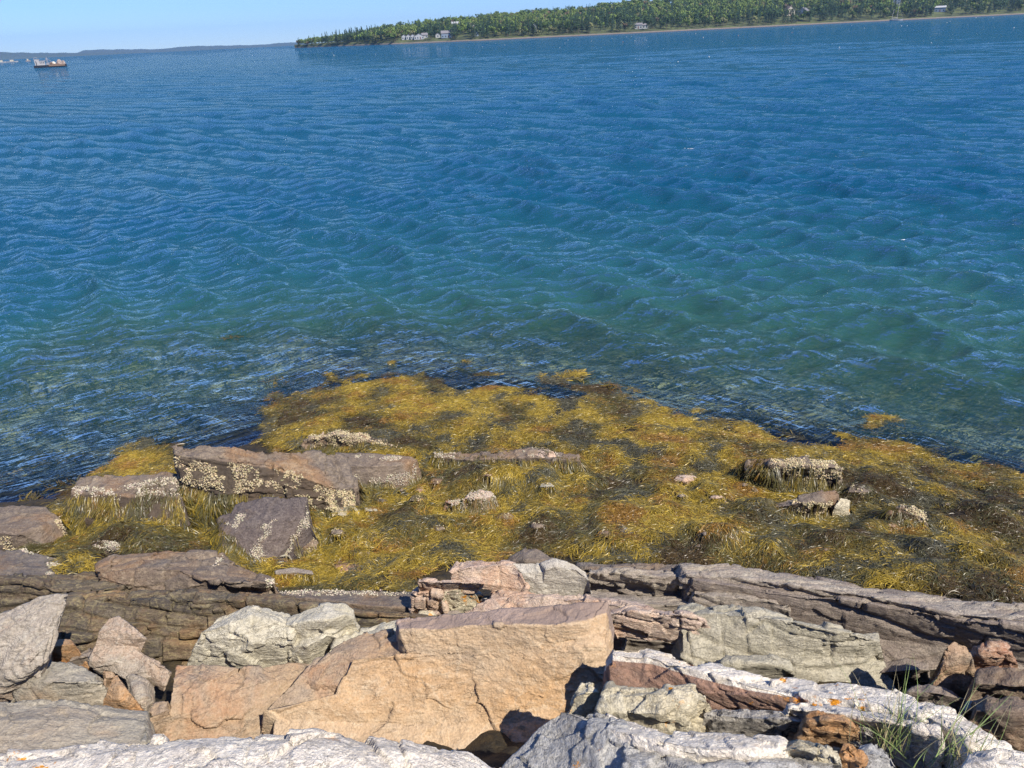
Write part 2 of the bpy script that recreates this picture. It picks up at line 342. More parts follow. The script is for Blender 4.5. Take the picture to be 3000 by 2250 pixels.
def displace(P, N, amp, blk, seed, bed=None):
    """uneven fractured relief; returns new points and a tone value per block"""
    d = fbm(P * 2.2 + seed, 3, seed) * amp * .6 + np.abs(fbm(P * 6.5 + seed, 3, seed + 3)) * amp * .25 + fbm(P * 24, 2, seed + 5) * amp * .10
    tone = 0.5 + 0.5 * perlin(P * 1.7 + seed, seed)
    if blk:
        th, ln, ab, cd = blk
        bn, bu, bv = (BED, BU, BV) if bed is None else bed
        q = P + np.stack([fbm(P * 1.6 + 5, 2, 31), fbm(P * 1.6 + 9, 2, 32), fbm(P * 1.6 + 2, 2, 33)], 1) * th * .45
        s = q @ bn / th; s = s + .35 * np.sin(s * 1.9); L = np.floor(s).astype(np.int64)
        u = q @ bu / (ln * (0.6 + 0.9 * rnd(L, 3, 0, seed))) + rnd(L, 1, 0, seed) * 5; U = np.floor(u).astype(np.int64)
        vv = q @ bv / (ln * .8) + rnd(L, U, 2, seed) * 3; W = np.floor(vv).astype(np.int64)
        hh = rnd(L, U, W, seed); off = (hh - .5) * 2 * ab
        fs = np.minimum(s - L, L + 1 - s) * th; fu = np.minimum(u - U, U + 1 - u) * ln; fw = np.minimum(vv - W, W + 1 - vv) * ln * .8
        vis = rnd(L, U, 5, seed) > .35
        dd = np.minimum(fs, np.where(vis, np.minimum(fu, fw), 1.0))
        d = d + off * np.clip(dd / .012, 0, 1) - cd * np.exp(-(dd / .007) ** 2)
        tone = .45 * tone + .55 * rnd(L, U, W, seed + 9)
    # faceted breaks: flat chips at two sizes
    for fs_, fa in ((.19, amp * .75), (.06, amp * .24)):
        q = P / fs_ + np.stack([perlin(P * 5 + 3, 61), perlin(P * 5 + 8, 62), perlin(P * 5 + 1, 63)], 1) * .5
        q = q @ np.array([[1, .2, 0], [-.2, .8, .3], [.1, -.4, 1.5]]).T
        best = np.full(len(P), 1e9); dv = np.zeros(len(P)); i0 = np.floor(q).astype(np.int64)
        for ox in (-1, 0, 1):
            for oy in (-1, 0, 1):
                for oz in (-1, 0, 1):
                    I = i0 + (ox, oy, oz); j = [rnd(I[:, 0], I[:, 1], I[:, 2], seed + k_) for k_ in range(6)]
                    c = I + np.stack(j[:3], 1); w_ = q - c; dd_ = (w_ ** 2).sum(1); u_ = dd_ < best
                    best[u_] = dd_[u_]; dv[u_] = ((j[3] - .5) * 1.2 + w_[:, 0] * (j[4] - .5) * 2.2 + w_[:, 1] * (j[5] - .5) * 2.2)[u_]
        d = d + dv * fa * 1.25
    # pushed sideways as well
    side = np.stack([perlin(P * 4 + 7, seed + 11), perlin(P * 4 + 3, seed + 12), perlin(P * 4 + 1, seed + 13)], 1) * amp * .35
    return P + N * d[:, None] + side, tone
RK = {}        # name key -> list of world vertices for height splats
def resample(row, n):
    r = np.asarray(row, float)
    if len(r) == 1: return np.repeat(r, n, 0)
    s = np.concatenate([[0], np.cumsum(np.hypot(np.diff(r[:, 0]), np.diff(r[:, 1])))]); s = s / max(s[-1], 1e-9)
    u = np.linspace(0, 1, n); return np.stack([np.interp(u, s, r[:, k]) for k in range(r.shape[1])], 1)
def rock(key, label, rows, mat, t=.35, res=.012, amp=.022, blk=None, cat='rock', name='rock', soft=0, bed=None, group=None, seed=None, flare=.04, face=None):
    sd = seed if seed is not None else (sum(ord(ch) * (i + 3) for i, ch in enumerate(key)) % 977)
    W = []
    mx = max(len(r) for r in rows)
    Lm = 0
    for r in rows:
        a = resample(r, max(mx * 6, 30)); p = at(a[:, 0], a[:, 1], a[:, 2]); W.append(p)
        Lm = max(Lm, np.linalg.norm(np.diff(p, axis=0), axis=1).sum())
    nu = int(np.clip(Lm / res, 8, 420))
    W = [np.stack([np.interp(np.linspace(0, 1, nu), np.linspace(0, 1, len(p)), p[:, k]) for k in range(3)], 1) for p in W]
    out = []
    for a, b in zip(W[:-1], W[1:]):
        L = np.linalg.norm(b - a, axis=1).max(); nv = int(np.clip(L / res, 2, 300))
        tt = np.linspace(0, 1, nv, endpoint=False)[:, None, None]
        out.append(a[None] * (1 - tt) + b[None] * tt)
    top = np.concatenate(out + [W[-1][None]], 0)            # nv, nu, 3
    for _ in range(soft):
        k = top.copy(); k[1:-1] = (top[:-2] + top[1:-1] * 2 + top[2:]) / 4; top = k.copy(); k[:, 1:-1] = (top[:, :-2] + top[:, 1:-1] * 2 + top[:, 2:]) / 4; top = k
    # wrap a skirt on every side by padding the grid
    ns = max(3, int(t / (res * 1.3))); cen = top.reshape(-1, 3).mean(0)
    def down(edge, j):
        e = edge.copy(); out_ = edge - cen; out_[..., 2] = 0; out_ /= np.maximum(np.linalg.norm(out_, axis=-1, keepdims=True), .05)
        f = j / ns; e = e + out_ * flare * f; e[..., 2] -= t * f; return e
    nv, nu = top.shape[:2]; Wd = np.zeros((nv + 2 * ns, nu + 2 * ns, 3)); Wd[ns:-ns, ns:-ns] = top
    for j in range(1, ns + 1):
        Wd[ns - j, ns:-ns] = down(top[0], j); Wd[-ns - 1 + j, ns:-ns] = down(top[-1], j)
        Wd[ns:-ns, ns - j] = down(top[:, 0], j); Wd[ns:-ns, -ns - 1 + j] = down(top[:, -1], j)
    # corner blocks collapse onto the corner edge line
    for (ci, cj, si, sj) in ((0, 0, ns, ns), (0, 1, ns, -1), (1, 0, -1, ns), (1, 1, -1, -1)):
        c0 = top[0 if ci == 0 else -1, 0 if cj == 0 else -1]
        for a in range(1, ns + 1):
            for b in range(1, ns + 1):
                i = ns - a if ci == 0 else nv + ns - 1 + a; j = ns - b if cj == 0 else nu + ns - 1 + b
                Wd[i, j] = down(c0[None], max(a, b))[0]
    V = Wd.reshape(-1, 3); Fq = gridfaces(*Wd.shape[:2])[:, ::-1]
    N = vnormals(V, Fq); V2, tone = displace(V, N, amp, blk, sd, bed)
    at_ = {'tone': tone}
    if face is not None:      # a second face colour (algae, red-brown flank, painted grazing light): rows from face[0] to face[1], optional right limit in the layout
        rowstart = np.cumsum([0] + [len(q_) for q_ in out]); rv = np.interp(np.arange(nv), rowstart, np.arange(len(rowstart)))
        rv = np.concatenate([np.full(ns, rv[0]), rv, np.full(ns, rv[-1])])[:, None] + np.zeros(Wd.shape[:2])
        al = np.clip((rv - face[0]) * 6 + .5, 0, 1) * np.clip((face[1] - rv) * 6 + .5, 0, 1)
        if len(face) > 2: al = al * np.clip((face[2] - proj(V)[0].reshape(al.shape)) / 60, 0, 1)
        at_['face_tone'] = al.ravel()
    # weld duplicate corner columns by leaving them coincident (closed look), cap not needed below ground
    o, org = mesh(name, V2, Fq, ST[mat], attrs=at_); o['_org'] = list(map(float, org))
    tag(o, label, cat, group)
    RK[key] = (o, V2, N)
    return o
Rk = rock
def gz_at(x, y):
    z = .3
    for _ in range(6): z = .5 * z + .5 * float(samp0(*at(x, y, z)[:2]))
    return z
def small_rows(x, y, s, z):
    return [[(x - s*.5, y - s*.42, z - .03), (x + s*.4, y - s*.45, z - .03)], [(x - s*.85, y - s*.15, z - .01), (x - s*.1, y - s*.25, z + .012), (x + s*.8, y - s*.2, z - .005)],
            [(x - s, y + s*.2, z - .015), (x, y + s*.22, z + .01), (x + s, y + s*.12, z - .02)], [(x - s*.85, y + s*.75, z - .11), (x + s*.1, y + s*.85, z - .11), (x + s*.9, y + s*.65, z - .11)]]
# ================================================================== stones in the weed and at the water's edge
Rk('slabA', 'long dark slab with a barnacled broken front, rising highest at its left end',
 [[(512,1312,.80),(640,1315,.74),(820,1322,.64),(990,1330,.50),(1020,1336,.46)],
  [(515,1332,.80),(620,1335,.78),(700,1345,.73),(800,1362,.64),(900,1395,.54),(970,1425,.46),(1040,1428,.38)],
  [(530,1400,.60),(620,1420,.58),(700,1432,.52),(800,1440,.46),(900,1458,.38),(975,1480,.32),(1035,1468,.27)],
  [(545,1545,.14),(640,1550,.12),(740,1540,.12),(860,1530,.16),(960,1530,.16),(1035,1515,.14)]], 'brown', t=.3, amp=.03, blk=(.07,.35,.018,.02), face=(1.15, 9))
Rk('slabB', 'squared dark brown block with a white barnacle line, right end of the long slab',
 [[(985,1328,.44),(1100,1330,.41),(1200,1338,.37)],[(988,1362,.44),(1090,1366,.41),(1180,1362,.38),(1222,1346,.36)],[(990,1402,.3),(1090,1412,.27),(1185,1402,.24),(1215,1385,.22)]], 'brown', t=.3, amp=.012)
Rk('tilted', 'dark purple slab tipped on edge with a white barnacle streak, leaning in the weed',
 [[(690,1478,.62),(760,1460,.68),(830,1458,.72),(900,1456,.74)],
  [(655,1540,.56),(720,1520,.60),(800,1520,.62),(890,1516,.62)],
  [(650,1600,.48),(720,1590,.50),(790,1585,.52),(850,1572,.52)],
  [(690,1640,.42),(740,1650,.40),(780,1658,.38),(808,1640,.40)]], 'slate', t=.42, amp=.012, res=.01, flare=.0)
Rk('tiltedweedy', 'weed-hung brown shoulder of stone under the left side of the tipped slab',
 [[(640,1520,.42),(680,1500,.44),(720,1520,.46)],[(640,1600,.42),(700,1610,.42),(740,1620,.42)],[(700,1660,.34),(740,1668,.34),(785,1672,.34)]], 'slate', t=.4, amp=.03)
Rk('leftblock', 'flat-topped block with a barnacle rim over hanging yellow weed, left of the long slab',
 [[(232,1402,.50),(300,1396,.50),(380,1396,.50),(480,1380,.52),(520,1392,.52)],
  [(205,1440,.50),(300,1440,.52),(380,1448,.52),(450,1440,.52),(530,1450,.50)],
  [(190,1520,.30),(300,1530,.32),(400,1535,.34),(560,1560,.28)]], 'brown', t=.35, amp=.018, face=(1.1, 9))
Rk('edgebrown', 'smooth wet brown boulder cut off by the left edge, at the water line',
 [[(-120,1490,.44),(40,1484,.46),(130,1488,.43),(165,1508,.4)],[(-120,1545,.47),(45,1568,.50),(120,1540,.47),(178,1532,.38)],[(-120,1606,.30),(50,1616,.32),(130,1610,.3),(192,1584,.24)]], 'brown', t=.35, amp=.015)
Rk('edgeslab', 'flat purple-grey slab with barnacles at its right tip, on the left edge of the photo',
 [[(-120,1614,.48),(60,1612,.47),(120,1622,.45),(185,1640,.42)],[(-120,1692,.60),(60,1690,.58),(110,1690,.55),(158,1684,.5)]], 'dark', t=.35, amp=.012)
Rk('smallbarn', 'small grey stone ringed by barnacles in the weed behind the dark ledge',
 [[(285,1582,.40),(330,1580,.42),(355,1592,.4)],[(268,1606,.40),(320,1604,.42),(368,1612,.38)],[(270,1630,.30),(320,1632,.3),(366,1628,.3)]], 'dark', t=.2, amp=.015)
Rk('backbarn', 'humped rock crusted cream with barnacles, just behind the long slab',
 [[(930,1272,.20),(1000,1262,.28),(1060,1270,.24),(1130,1290,.14)],[(890,1290,.22),(980,1278,.30),(1060,1286,.26),(1165,1312,.12)],[(880,1322,.10),(980,1326,.1),(1080,1324,.08),(1165,1326,.05)]], 'brown', t=.3, amp=.035, blk=(.05,.2,.015,.012))
Rk('ridgea', 'low ridge stone mostly hung with weed, right of the long slab',
 [[(1270,1322,.20),(1400,1326,.22),(1560,1318,.26),(1690,1332,.2)],[(1272,1340,.22),(1400,1350,.24),(1560,1340,.28),(1700,1352,.22)],[(1280,1375,.1),(1400,1392,.1),(1560,1395,.1),(1700,1388,.1)]], 'brown', t=.25, amp=.025, face=(1.0, 9))
Rk('midbarn', 'knobbly barnacled stone standing in the middle of the weed bed',
 [[(1365,1448,.36),(1400,1438,.38),(1440,1442,.36)],[(1358,1462,.36),(1400,1458,.38),(1450,1456,.34)],[(1365,1485,.25),(1410,1488,.25),(1448,1476,.26)]], 'pink', t=.2, amp=.025)
Rk('midred', 'small reddish stone with white barnacles, front left of the knobbly barnacled one',
 [[(1305,1464,.31),(1345,1460,.31)],[(1303,1470,.31),(1325,1478,.31),(1350,1472,.3)],[(1310,1492,.22),(1345,1490,.22)]], 'redface', t=.15, amp=.01)
Rk('rightlong', 'long low rock thickly crusted with cream barnacles in the right part of the weed',
 [[(2190,1350,.30),(2260,1344,.40),(2360,1344,.42),(2440,1352,.38)],[(2200,1366,.32),(2260,1362,.42),(2360,1366,.44),(2462,1370,.38)],[(2215,1420,.14),(2290,1425,.14),(2380,1428,.14),(2450,1424,.14)]], 'brown', t=.3, amp=.03, blk=(.06,.3,.012,.01), face=(1.1, 9))
Rk('wedge', 'wedge-shaped barnacled rock with a smooth grey sloping top, right part of the weed bed',
 [[(2255,1478,.38),(2340,1452,.46),(2400,1440,.50),(2455,1440,.48)],[(2240,1490,.38),(2330,1478,.46),(2400,1470,.48),(2440,1462,.46)],[(2245,1512,.26),(2320,1518,.26),(2390,1514,.26),(2425,1500,.28)]], 'brown', t=.3, amp=.02, face=(1.3, 9))
Rk('wedgeside', 'narrow pale stone split off the right side of the wedge-shaped rock',
 [[(2462,1460,.44),(2490,1462,.42)],[(2445,1485,.42),(2488,1482,.40)],[(2432,1514,.3),(2474,1526,.28)]], 'cream', t=.25, amp=.012)
Rk('rightbarn', 'upright barnacled rock with a split corner, far right of the weed bed',
 [[(2630,1482,.50),(2680,1474,.54),(2702,1500,.50)],[(2600,1508,.48),(2650,1500,.52),(2706,1530,.46)],[(2590,1545,.34),(2650,1550,.34),(2714,1544,.34)]], 'brown', t=.3, amp=.03)
for k, (x, y, s, z_, lb) in enumerate([(2100,1456,22,.37,'pale wedge stone poking out of the weed left of the wedge-shaped rock'),(1825,1545,13,.38,'tiny cream pebble lying alone on the weed above the middle ledge'),
     (2735,1580,26,.54,'pale square stone under a mop of grey weed'),(2842,1597,22,.56,'small pale stone near the right edge of the weed bed'),
     (1590,1332,40,.31,'barnacled crown of the low weed-hung ridge'),(2010,1402,34,.34,'flat pinkish stone half under weed behind the pale wedge stone'),(2180,1420,20,.3,'grey stone showing through weed at the left foot of the long barnacled rock'),
     (2520,1435,34,.33,'low wet stone beside the long barnacled rock on its right'),(905,1555,28,.44,'cream barnacled lump right of the tipped slab'),(900,1592,50,.42,'thin barnacled ledge stone right of the tipped slab'),
     (1015,1664,44,.44,'dark red stone with barnacles near the front of the weed bed'),(1060,1625,26,.42,'pale knob in the weed behind the dark red barnacled stone'),
     (820,1625,28,.42,'yellow-green barnacled stone against the tipped slab foot'),(1010,1500,44,.42,'cream barnacled stone below the broken end of the long slab'),(1230,1437,16,.30,'small purple stone in the weed below the squared brown block'),
     (990,1560,20,.34,'small barnacled stone amid dark weed tufts'),(2420,1610,16,.42,'dark pebble-sized rock lodged in the weed below the wedge-shaped rock')]):
    z_ = gz_at(x, y) + .05 + s * .0006
    Rk('s%d' % k, lb, small_rows(x, y, s, z_),
       {0:'pink',1:'cream',2:'green',3:'cream',5:'pink',8:'cream',10:'redface',12:'moss',14:'redface',4:'pink',13:'cream'}.get(k, 'brown'), t=.15, res=.009, amp=.010)
Rk('splinter', 'slim dark shard with a pale green tip lying on weed by the tipped slab',
 [[(805,1672,.46),(860,1662,.49),(915,1672,.5)],[(808,1680,.46),(860,1676,.49),(918,1682,.5)],[(812,1700,.38),(860,1696,.42),(905,1690,.45)]], 'ledge', t=.05, amp=.006, res=.008, flare=-.02)
# ================================================================== dark ledges
Rk('darkslab', 'flat dark slab with a blocky brown broken front, behind the cracked wall at left',
 [[(285,1640,.72),(330,1620,.72),(480,1612,.72),(640,1618,.72),(690,1650,.72),(795,1690,.72)],
  [(290,1678,.80),(360,1672,.82),(430,1664,.84),(520,1668,.84),(600,1700,.82),(780,1712,.78),(800,1706,.76)],
  [(290,1690,.78),(355,1712,.76),(440,1726,.72),(540,1730,.72),(650,1734,.70),(790,1734,.66),(800,1728,.64)]], 'brown', t=.4, amp=.012, blk=(.08,.18,.024,.020))
Rk('leftledge', 'dark ledge running in from the left edge, its shadowed front veined pale',
 [[(-160,1684,.66),(100,1686,.66),(270,1680,.66),(360,1684,.66),(480,1700,.64)],
  [(-160,1690,.86),(0,1696,.86),(90,1702,.85),(160,1730,.82),(270,1732,.80),(345,1722,.79)],
  [(-160,1800,.60),(0,1802,.60),(60,1795,.60),(150,1760,.70),(280,1745,.74),(350,1738,.74)]], 'wall', t=.4, amp=.02, blk=(.07,.3,.018,.015))
Rk('wall', 'dark brick-like cracked rock wall between the flat dark slab and the loose grey stones',
 [[(80,1768,.80),(190,1744,.84),(320,1732,.86),(480,1732,.86),(620,1738,.84),(760,1752,.80)],
  [(80,1778,.86),(190,1756,.90),(330,1748,.92),(480,1762,.92),(620,1782,.88),(700,1800,.84)],
  [(80,1850,.78),(190,1850,.78),(330,1850,.78),(480,1850,.78),(620,1860,.76),(720,1870,.74)],
  [(80,1945,.60),(190,1945,.60),(330,1945,.60),(480,1945,.60),(620,1945,.60),(720,1940,.60)]], 'wall', t=.3, amp=.012, res=.010, blk=(.095,.22,.028,.045))
Rk('shelves', 'stack of thin dark shelf stones lying on the cracked wall',
 [[(500,1730,.86),(600,1730,.88),(700,1738,.88)],[(480,1752,.92),(560,1758,.94),(650,1756,.94),(700,1752,.92)],[(520,1772,.90),(600,1778,.90),(680,1774,.88)]], 'wall', t=.2, amp=.02, blk=(.04,.25,.014,.014))
Rk('bandlow', 'flat dark ledge strip with a barnacle fringe, left of the pink blocks',
 [[(790,1735,.60),(900,1730,.60),(1100,1736,.60),(1250,1738,.62)],[(760,1750,.68),(900,1752,.70),(1100,1776,.70),(1260,1782,.70)]], 'dark', t=.4, amp=.010)
Rk('bandfront', 'long low rust-brown cracked band with a pale top edge, behind the pale greenish boulders',
 [[(668,1742,.90),(760,1744,.90),(900,1756,.88),(1060,1782,.86),(1250,1796,.84),(1340,1806,.82)],
  [(666,1756,.93),(760,1760,.93),(900,1776,.91),(1060,1798,.89),(1250,1808,.87),(1330,1815,.84)],
  [(668,1812,.72),(760,1822,.72),(900,1838,.72),(1060,1860,.72),(1250,1870,.72),(1320,1870,.7)]], 'wall', t=.3, amp=.010, blk=(.08,.25,.017,.025))
# left loose stones
Rk('leaning', 'big grey pointed slab leaning on the left edge, its tip up in the sun',
 [[(-160,1860,1.30),(-20,1812,1.36),(60,1776,1.40),(120,1748,1.44),(165,1740,1.46)],
  [(-160,1900,1.32),(0,1850,1.37),(80,1815,1.41),(140,1775,1.44),(190,1744,1.46)],
  [(-160,1985,1.20),(0,1960,1.24),(90,1940,1.28),(140,1880,1.34),(196,1765,1.44)],
  [(-160,2010,1.14),(0,1992,1.18),(60,1985,1.2),(106,1962,1.24),(150,1920,1.26),(182,1830,1.36)],
  [(-160,2065,1.02),(0,2036,1.06),(60,2012,1.1),(118,1980,1.14),(122,1975,1.14),(130,1962,1.16)]], 'grey', t=.10, amp=.014, res=.009, blk=(.03,.6,.006,.008), flare=-.05,
  bed=(np.array([.25,-.8,.55]), np.array([.9,.1,-.2]), np.array([.1,.5,.8])))
Rk('tanblock', 'small tan squarish block tucked right of the leaning slab',
 [[(160,1880,.98),(205,1876,.98)],[(150,1900,1.0),(190,1890,1.02),(220,1890,1.0)],[(140,1940,.86),(180,1945,.86),(208,1938,.86)]], 'orange', t=.2, amp=.012, res=.008)
Rk('twisted', 'grey slab with a bent waist and a white quartz vein, propped across the gully',
 [[(318,1812,1.20),(345,1805,1.20),(388,1836,1.18)],
  [(290,1850,1.16),(340,1845,1.18),(402,1868,1.16),(428,1872,1.12)],
  [(284,1892,1.08),(340,1890,1.10),(390,1896,1.08),(404,1902,1.06)],
  [(262,1936,1.04),(330,1934,1.06),(400,1930,1.06),(470,1948,1.06),(500,1965,1.04)],
  [(262,1952,1.0),(330,1972,1.0),(368,1990,1.0),(440,1984,1.0),(486,2006,1.0)]], 'grey', t=.07, amp=.013, res=.008, flare=-.04)
Rk('greyhump', 'rounded grey boulder with a brown lower face beneath the leaning slab',
 [[(60,1950,1.06),(140,1936,1.12),(200,1942,1.14),(262,1966,1.10),(296,1982,1.06)],
  [(60,1990,1.12),(150,1998,1.16),(230,1998,1.16),(300,1996,1.10),(312,2010,1.06)],
  [(30,2050,1.0),(120,2060,1.0),(220,2068,1.0),(310,2060,.98),(320,2055,.98)]], 'greyflat', t=.3, amp=.018, res=.009)
Rk('darkrubble', 'dark pinkish broken stone wedged between the tan block and the bent grey slab',
 [[(220,1915,.9),(262,1888,.92),(282,1900,.92)],[(205,1938,.9),(250,1925,.92),(270,1930,.9)],[(215,1958,.8),(250,1960,.8),(268,1955,.8)]], 'purple', t=.2, amp=.025, res=.008)
Rk('triangle', 'orange-brown triangular stone standing in the dark gap',
 [[(334,1980,1.24),(344,1978,1.24)],[(318,2016,1.22),(350,2010,1.24),(368,2018,1.22)],[(300,2052,1.16),(350,2050,1.2),(394,2050,1.16)],[(330,2084,1.1),(370,2082,1.1),(412,2078,1.1)]], 'orange', t=.12, amp=.010, res=.007)
Rk('chip', 'small rusty chip behind the orange triangular stone',
 [[(303,1962,1.12),(330,1966,1.12)],[(306,1990,1.10),(340,1984,1.1)],[(312,2010,1.02),(335,2006,1.02)]], 'rust', t=.1, amp=.01, res=.007)
Rk('shard', 'grey splintered shard like driftwood jammed in the dark gap',
 [[(378,1984,1.02),(396,1984,1.02)],[(392,2020,1.04),(414,2012,1.04),(428,2002,1.0)],[(410,2060,1.02),(426,2060,1.02)],[(416,2084,.98),(424,2084,.98)]], 'grey', t=.1, amp=.016, res=.006)
Rk('flagstone', 'broad flat grey-green flagstone in the lower left corner behind the white rock',
 [[(-160,2070,1.30),(60,2056,1.30),(150,2050,1.30),(250,2066,1.28),(430,2086,1.22)],
  [(-160,2110,1.38),(100,2108,1.38),(260,2112,1.34),(425,2110,1.28)],
  [(-160,2260,1.40),(100,2230,1.40),(260,2200,1.36),(428,2176,1.30)]], 'greyflat', t=.4, amp=.014, res=.008, blk=(.09,.7,.006,.008))
Rk('sliver', 'narrow rust-edged block standing at the left end of the brown boulder',
 [[(448,2060,1.22),(490,2050,1.24)],[(440,2100,1.22),(470,2090,1.24),(492,2080,1.22)],[(422,2148,1.12),(450,2155,1.1),(470,2140,1.12)]], 'rust', t=.25, amp=.014, res=.008)
Rk('brownboulder', 'rusty brown sloping boulder left of the big tan boulder, split from it by a shadow',
 [[(520,1946,1.22),(600,1950,1.22),(650,1954,1.22),(720,1962,1.18),(800,1948,1.12),(960,1940,1.04)],
  [(500,2010,1.25),(600,2000,1.24),(720,2000,1.18),(920,1995,1.06)],
  [(500,2090,1.18),(620,2090,1.15),(740,2090,1.08),(880,2080,.98)],
  [(470,2190,1.05),(600,2190,1.02),(720,2190,.96),(880,2190,.86)]], 'rust', t=.3, amp=.022, res=.008)
Rk('greenboulder', 'large pale greenish-grey boulder with a dark lower front, left of the pale squarish one',
 [[(640,1812,1.20),(690,1790,1.22),(730,1774,1.24),(790,1782,1.22),(850,1800,1.2)],
  [(590,1850,1.22),(660,1832,1.26),(740,1812,1.27),(820,1820,1.25),(860,1840,1.22)],
  [(582,1868,1.18),(660,1872,1.20),(740,1880,1.20),(810,1868,1.20),(855,1872,1.18)],
  [(545,1955,.96),(630,1962,.96),(700,1966,.96),(790,1950,.98),(858,1942,.98)]], 'green', t=.3, amp=.018, res=.009, blk=(.16,.22,.008,.006))
Rk('squareboulder', 'pale squarish boulder with a sunlit flat top, leaning on the greenish one',
 [[(845,1812,1.22),(905,1780,1.26),(960,1768,1.28),(1010,1770,1.28),(1034,1790,1.24)],
  [(840,1832,1.24),(905,1820,1.28),(970,1812,1.30),(1012,1800,1.29),(1036,1812,1.22)],
  [(845,1868,1.12),(900,1872,1.16),(965,1840,1.20),(990,1842,1.20),(1020,1850,1.12)],
  [(850,1895,1.12),(900,1892,1.16),(960,1862,1.18),(990,1866,1.16),(992,1868,1.14)],
  [(850,1946,.96),(905,1946,.98),(940,1925,1.0),(975,1890,1.04),(995,1880,1.04)]], 'green', t=.3, amp=.015, res=.009)
Rk('rubblepale', 'low pale rubble ledge between the squarish boulder and the big tan boulder',
 [[(1000,1852,1.10),(1080,1836,1.14),(1130,1818,1.16),(1200,1812,1.16)],[(985,1882,1.14),(1060,1868,1.18),(1120,1852,1.20),(1190,1848,1.18)],[(930,1940,1.06),(1000,1920,1.08),(1090,1900,1.1),(1180,1900,1.1)]], 'green', t=.3, amp=.022, res=.009, blk=(.07,.2,.014,.01))
# ================================================================== the big tan boulder
bb = Rk('boulder', 'huge smooth tan boulder with an ochre sunlit face filling the lower centre of the photo',
 [[(1165,1818,1.40),(1240,1808,1.40),(1400,1796,1.44),(1560,1782,1.47),(1700,1768,1.49),(1778,1766,1.49)],
  [(1172,1846,1.42),(1250,1846,1.43),(1400,1830,1.47),(1520,1832,1.49),(1660,1832,1.50),(1722,1822,1.50),(1774,1800,1.47)],
  [(1196,1916,1.31),(1300,1918,1.32),(1450,1912,1.34),(1600,1900,1.38),(1722,1860,1.44),(1774,1860,1.40)],
  [(1034,1932,1.30),(1180,1930,1.29),(1300,1934,1.295),(1450,1930,1.31),(1600,1930,1.34),(1728,1890,1.41),(1777,1895,1.37)],
  [(985,2035,1.18),(1120,2030,1.17),(1300,2025,1.16),(1450,2022,1.18),(1600,2010,1.22),(1738,1970,1.28),(1782,1965,1.26)],
  [(770,2082,1.16),(1000,2085,1.11),(1300,2085,1.08),(1450,2085,1.10),(1600,2070,1.13),(1735,2025,1.2),(1777,2014,1.19)],
  [(806,2108,1.11),(1000,2115,1.06),(1300,2120,1.04),(1450,2120,1.06),(1600,2110,1.09),(1735,2060,1.14),(1775,2040,1.15)],
  [(780,2270,.99),(1000,2310,.94),(1300,2340,.93),(1450,2340,.96),(1600,2300,1.0),(1730,2240,1.02),(1780,2210,1.02)]], 'tan', t=.2, amp=.012, res=.0075, face=(-1, .92))  # darker purple-brown top face has the grazing light put into its colour
Rk('boulderleft', 'lower tan step on the left flank of the big boulder, with a jagged left edge',
 [[(925,1930,1.22),(980,1922,1.22),(1040,1915,1.23)],
  [(868,1990,1.21),(940,1985,1.20),(1020,1975,1.19)],
  [(800,2060,1.17),(900,2062,1.15),(1000,2060,1.13)],
  [(775,2090,1.13),(900,2095,1.10),(1000,2090,1.07)]], 'rust', t=.12, amp=.010, res=.008)
Rk('bouldershelf', 'grey-tan shelf stone wedged above the step on the big boulder left flank',
 [[(985,1888,1.22),(1050,1862,1.24),(1100,1850,1.25),(1180,1850,1.26)],
  [(960,1920,1.24),(1050,1912,1.26),(1110,1915,1.27),(1200,1920,1.27)],
  [(880,1995,1.18),(930,2000,1.2),(990,2010,1.2),(1010,1985,1.22)]], 'rust', t=.2, amp=.016, res=.008)
# ================================================================== pink group and middle ledges
Rk('bumpdark', 'dark purple hump of rock just behind the pale pink blocks',
 [[(1490,1640,.74),(1530,1610,.80),(1570,1606,.82),(1620,1636,.76)],[(1480,1655,.74),(1540,1640,.84),(1600,1640,.82),(1650,1656,.74)]], 'dark', t=.3, amp=.015)
Rk('pinktop', 'pink and white slab bridging a dark hole, its right end sloping',
 [[(1325,1660,1.02),(1340,1642,1.04),(1400,1642,1.04),(1490,1642,1.04),(1510,1648,1.04)],
  [(1322,1676,1.05),(1380,1660,1.08),(1440,1656,1.08),(1500,1654,1.08),(1526,1680,1.05)],
  [(1320,1700,.98),(1390,1708,.98),(1450,1716,.96),(1520,1726,.96),(1552,1722,.98)]], 'pink', t=.05, amp=.010, res=.009, blk=(.2,.26,.008,.014), flare=-.02)
Rk('pinkbar', 'narrow pink ledge poking left beneath the pink and white slab',
 [[(1226,1692,.96),(1300,1696,.98),(1420,1700,1.0)],[(1224,1704,.97),(1300,1706,.99),(1420,1710,1.01)],[(1226,1732,.86),(1300,1730,.88),(1400,1728,.9)]], 'pink', t=.03, amp=.008, res=.008, blk=(.2,.2,.004,.01), flare=-.01)
Rk('greyplate', 'grey plate leaning between the bridging pink slab and the round-topped pale block',
 [[(1500,1650,1.06),(1560,1650,1.08),(1600,1656,1.08),(1616,1664,1.06)],[(1530,1680,1.04),(1570,1676,1.06),(1622,1680,1.05)],[(1552,1722,.94),(1590,1736,.92),(1640,1738,.92)]], 'palegrey', t=.2, amp=.006, res=.009)
Rk('roundpale', 'smooth pale grey stone with a rounded top at the right end of the pink group',
 [[(1584,1650,1.10),(1620,1636,1.12),(1680,1650,1.10),(1714,1672,1.06)],[(1600,1668,1.10),(1630,1660,1.12),(1690,1670,1.10),(1724,1700,1.04)],[(1630,1742,.90),(1660,1744,.90),(1700,1742,.9),(1722,1738,.9)]], 'palegrey', t=.2, amp=.007, res=.009)
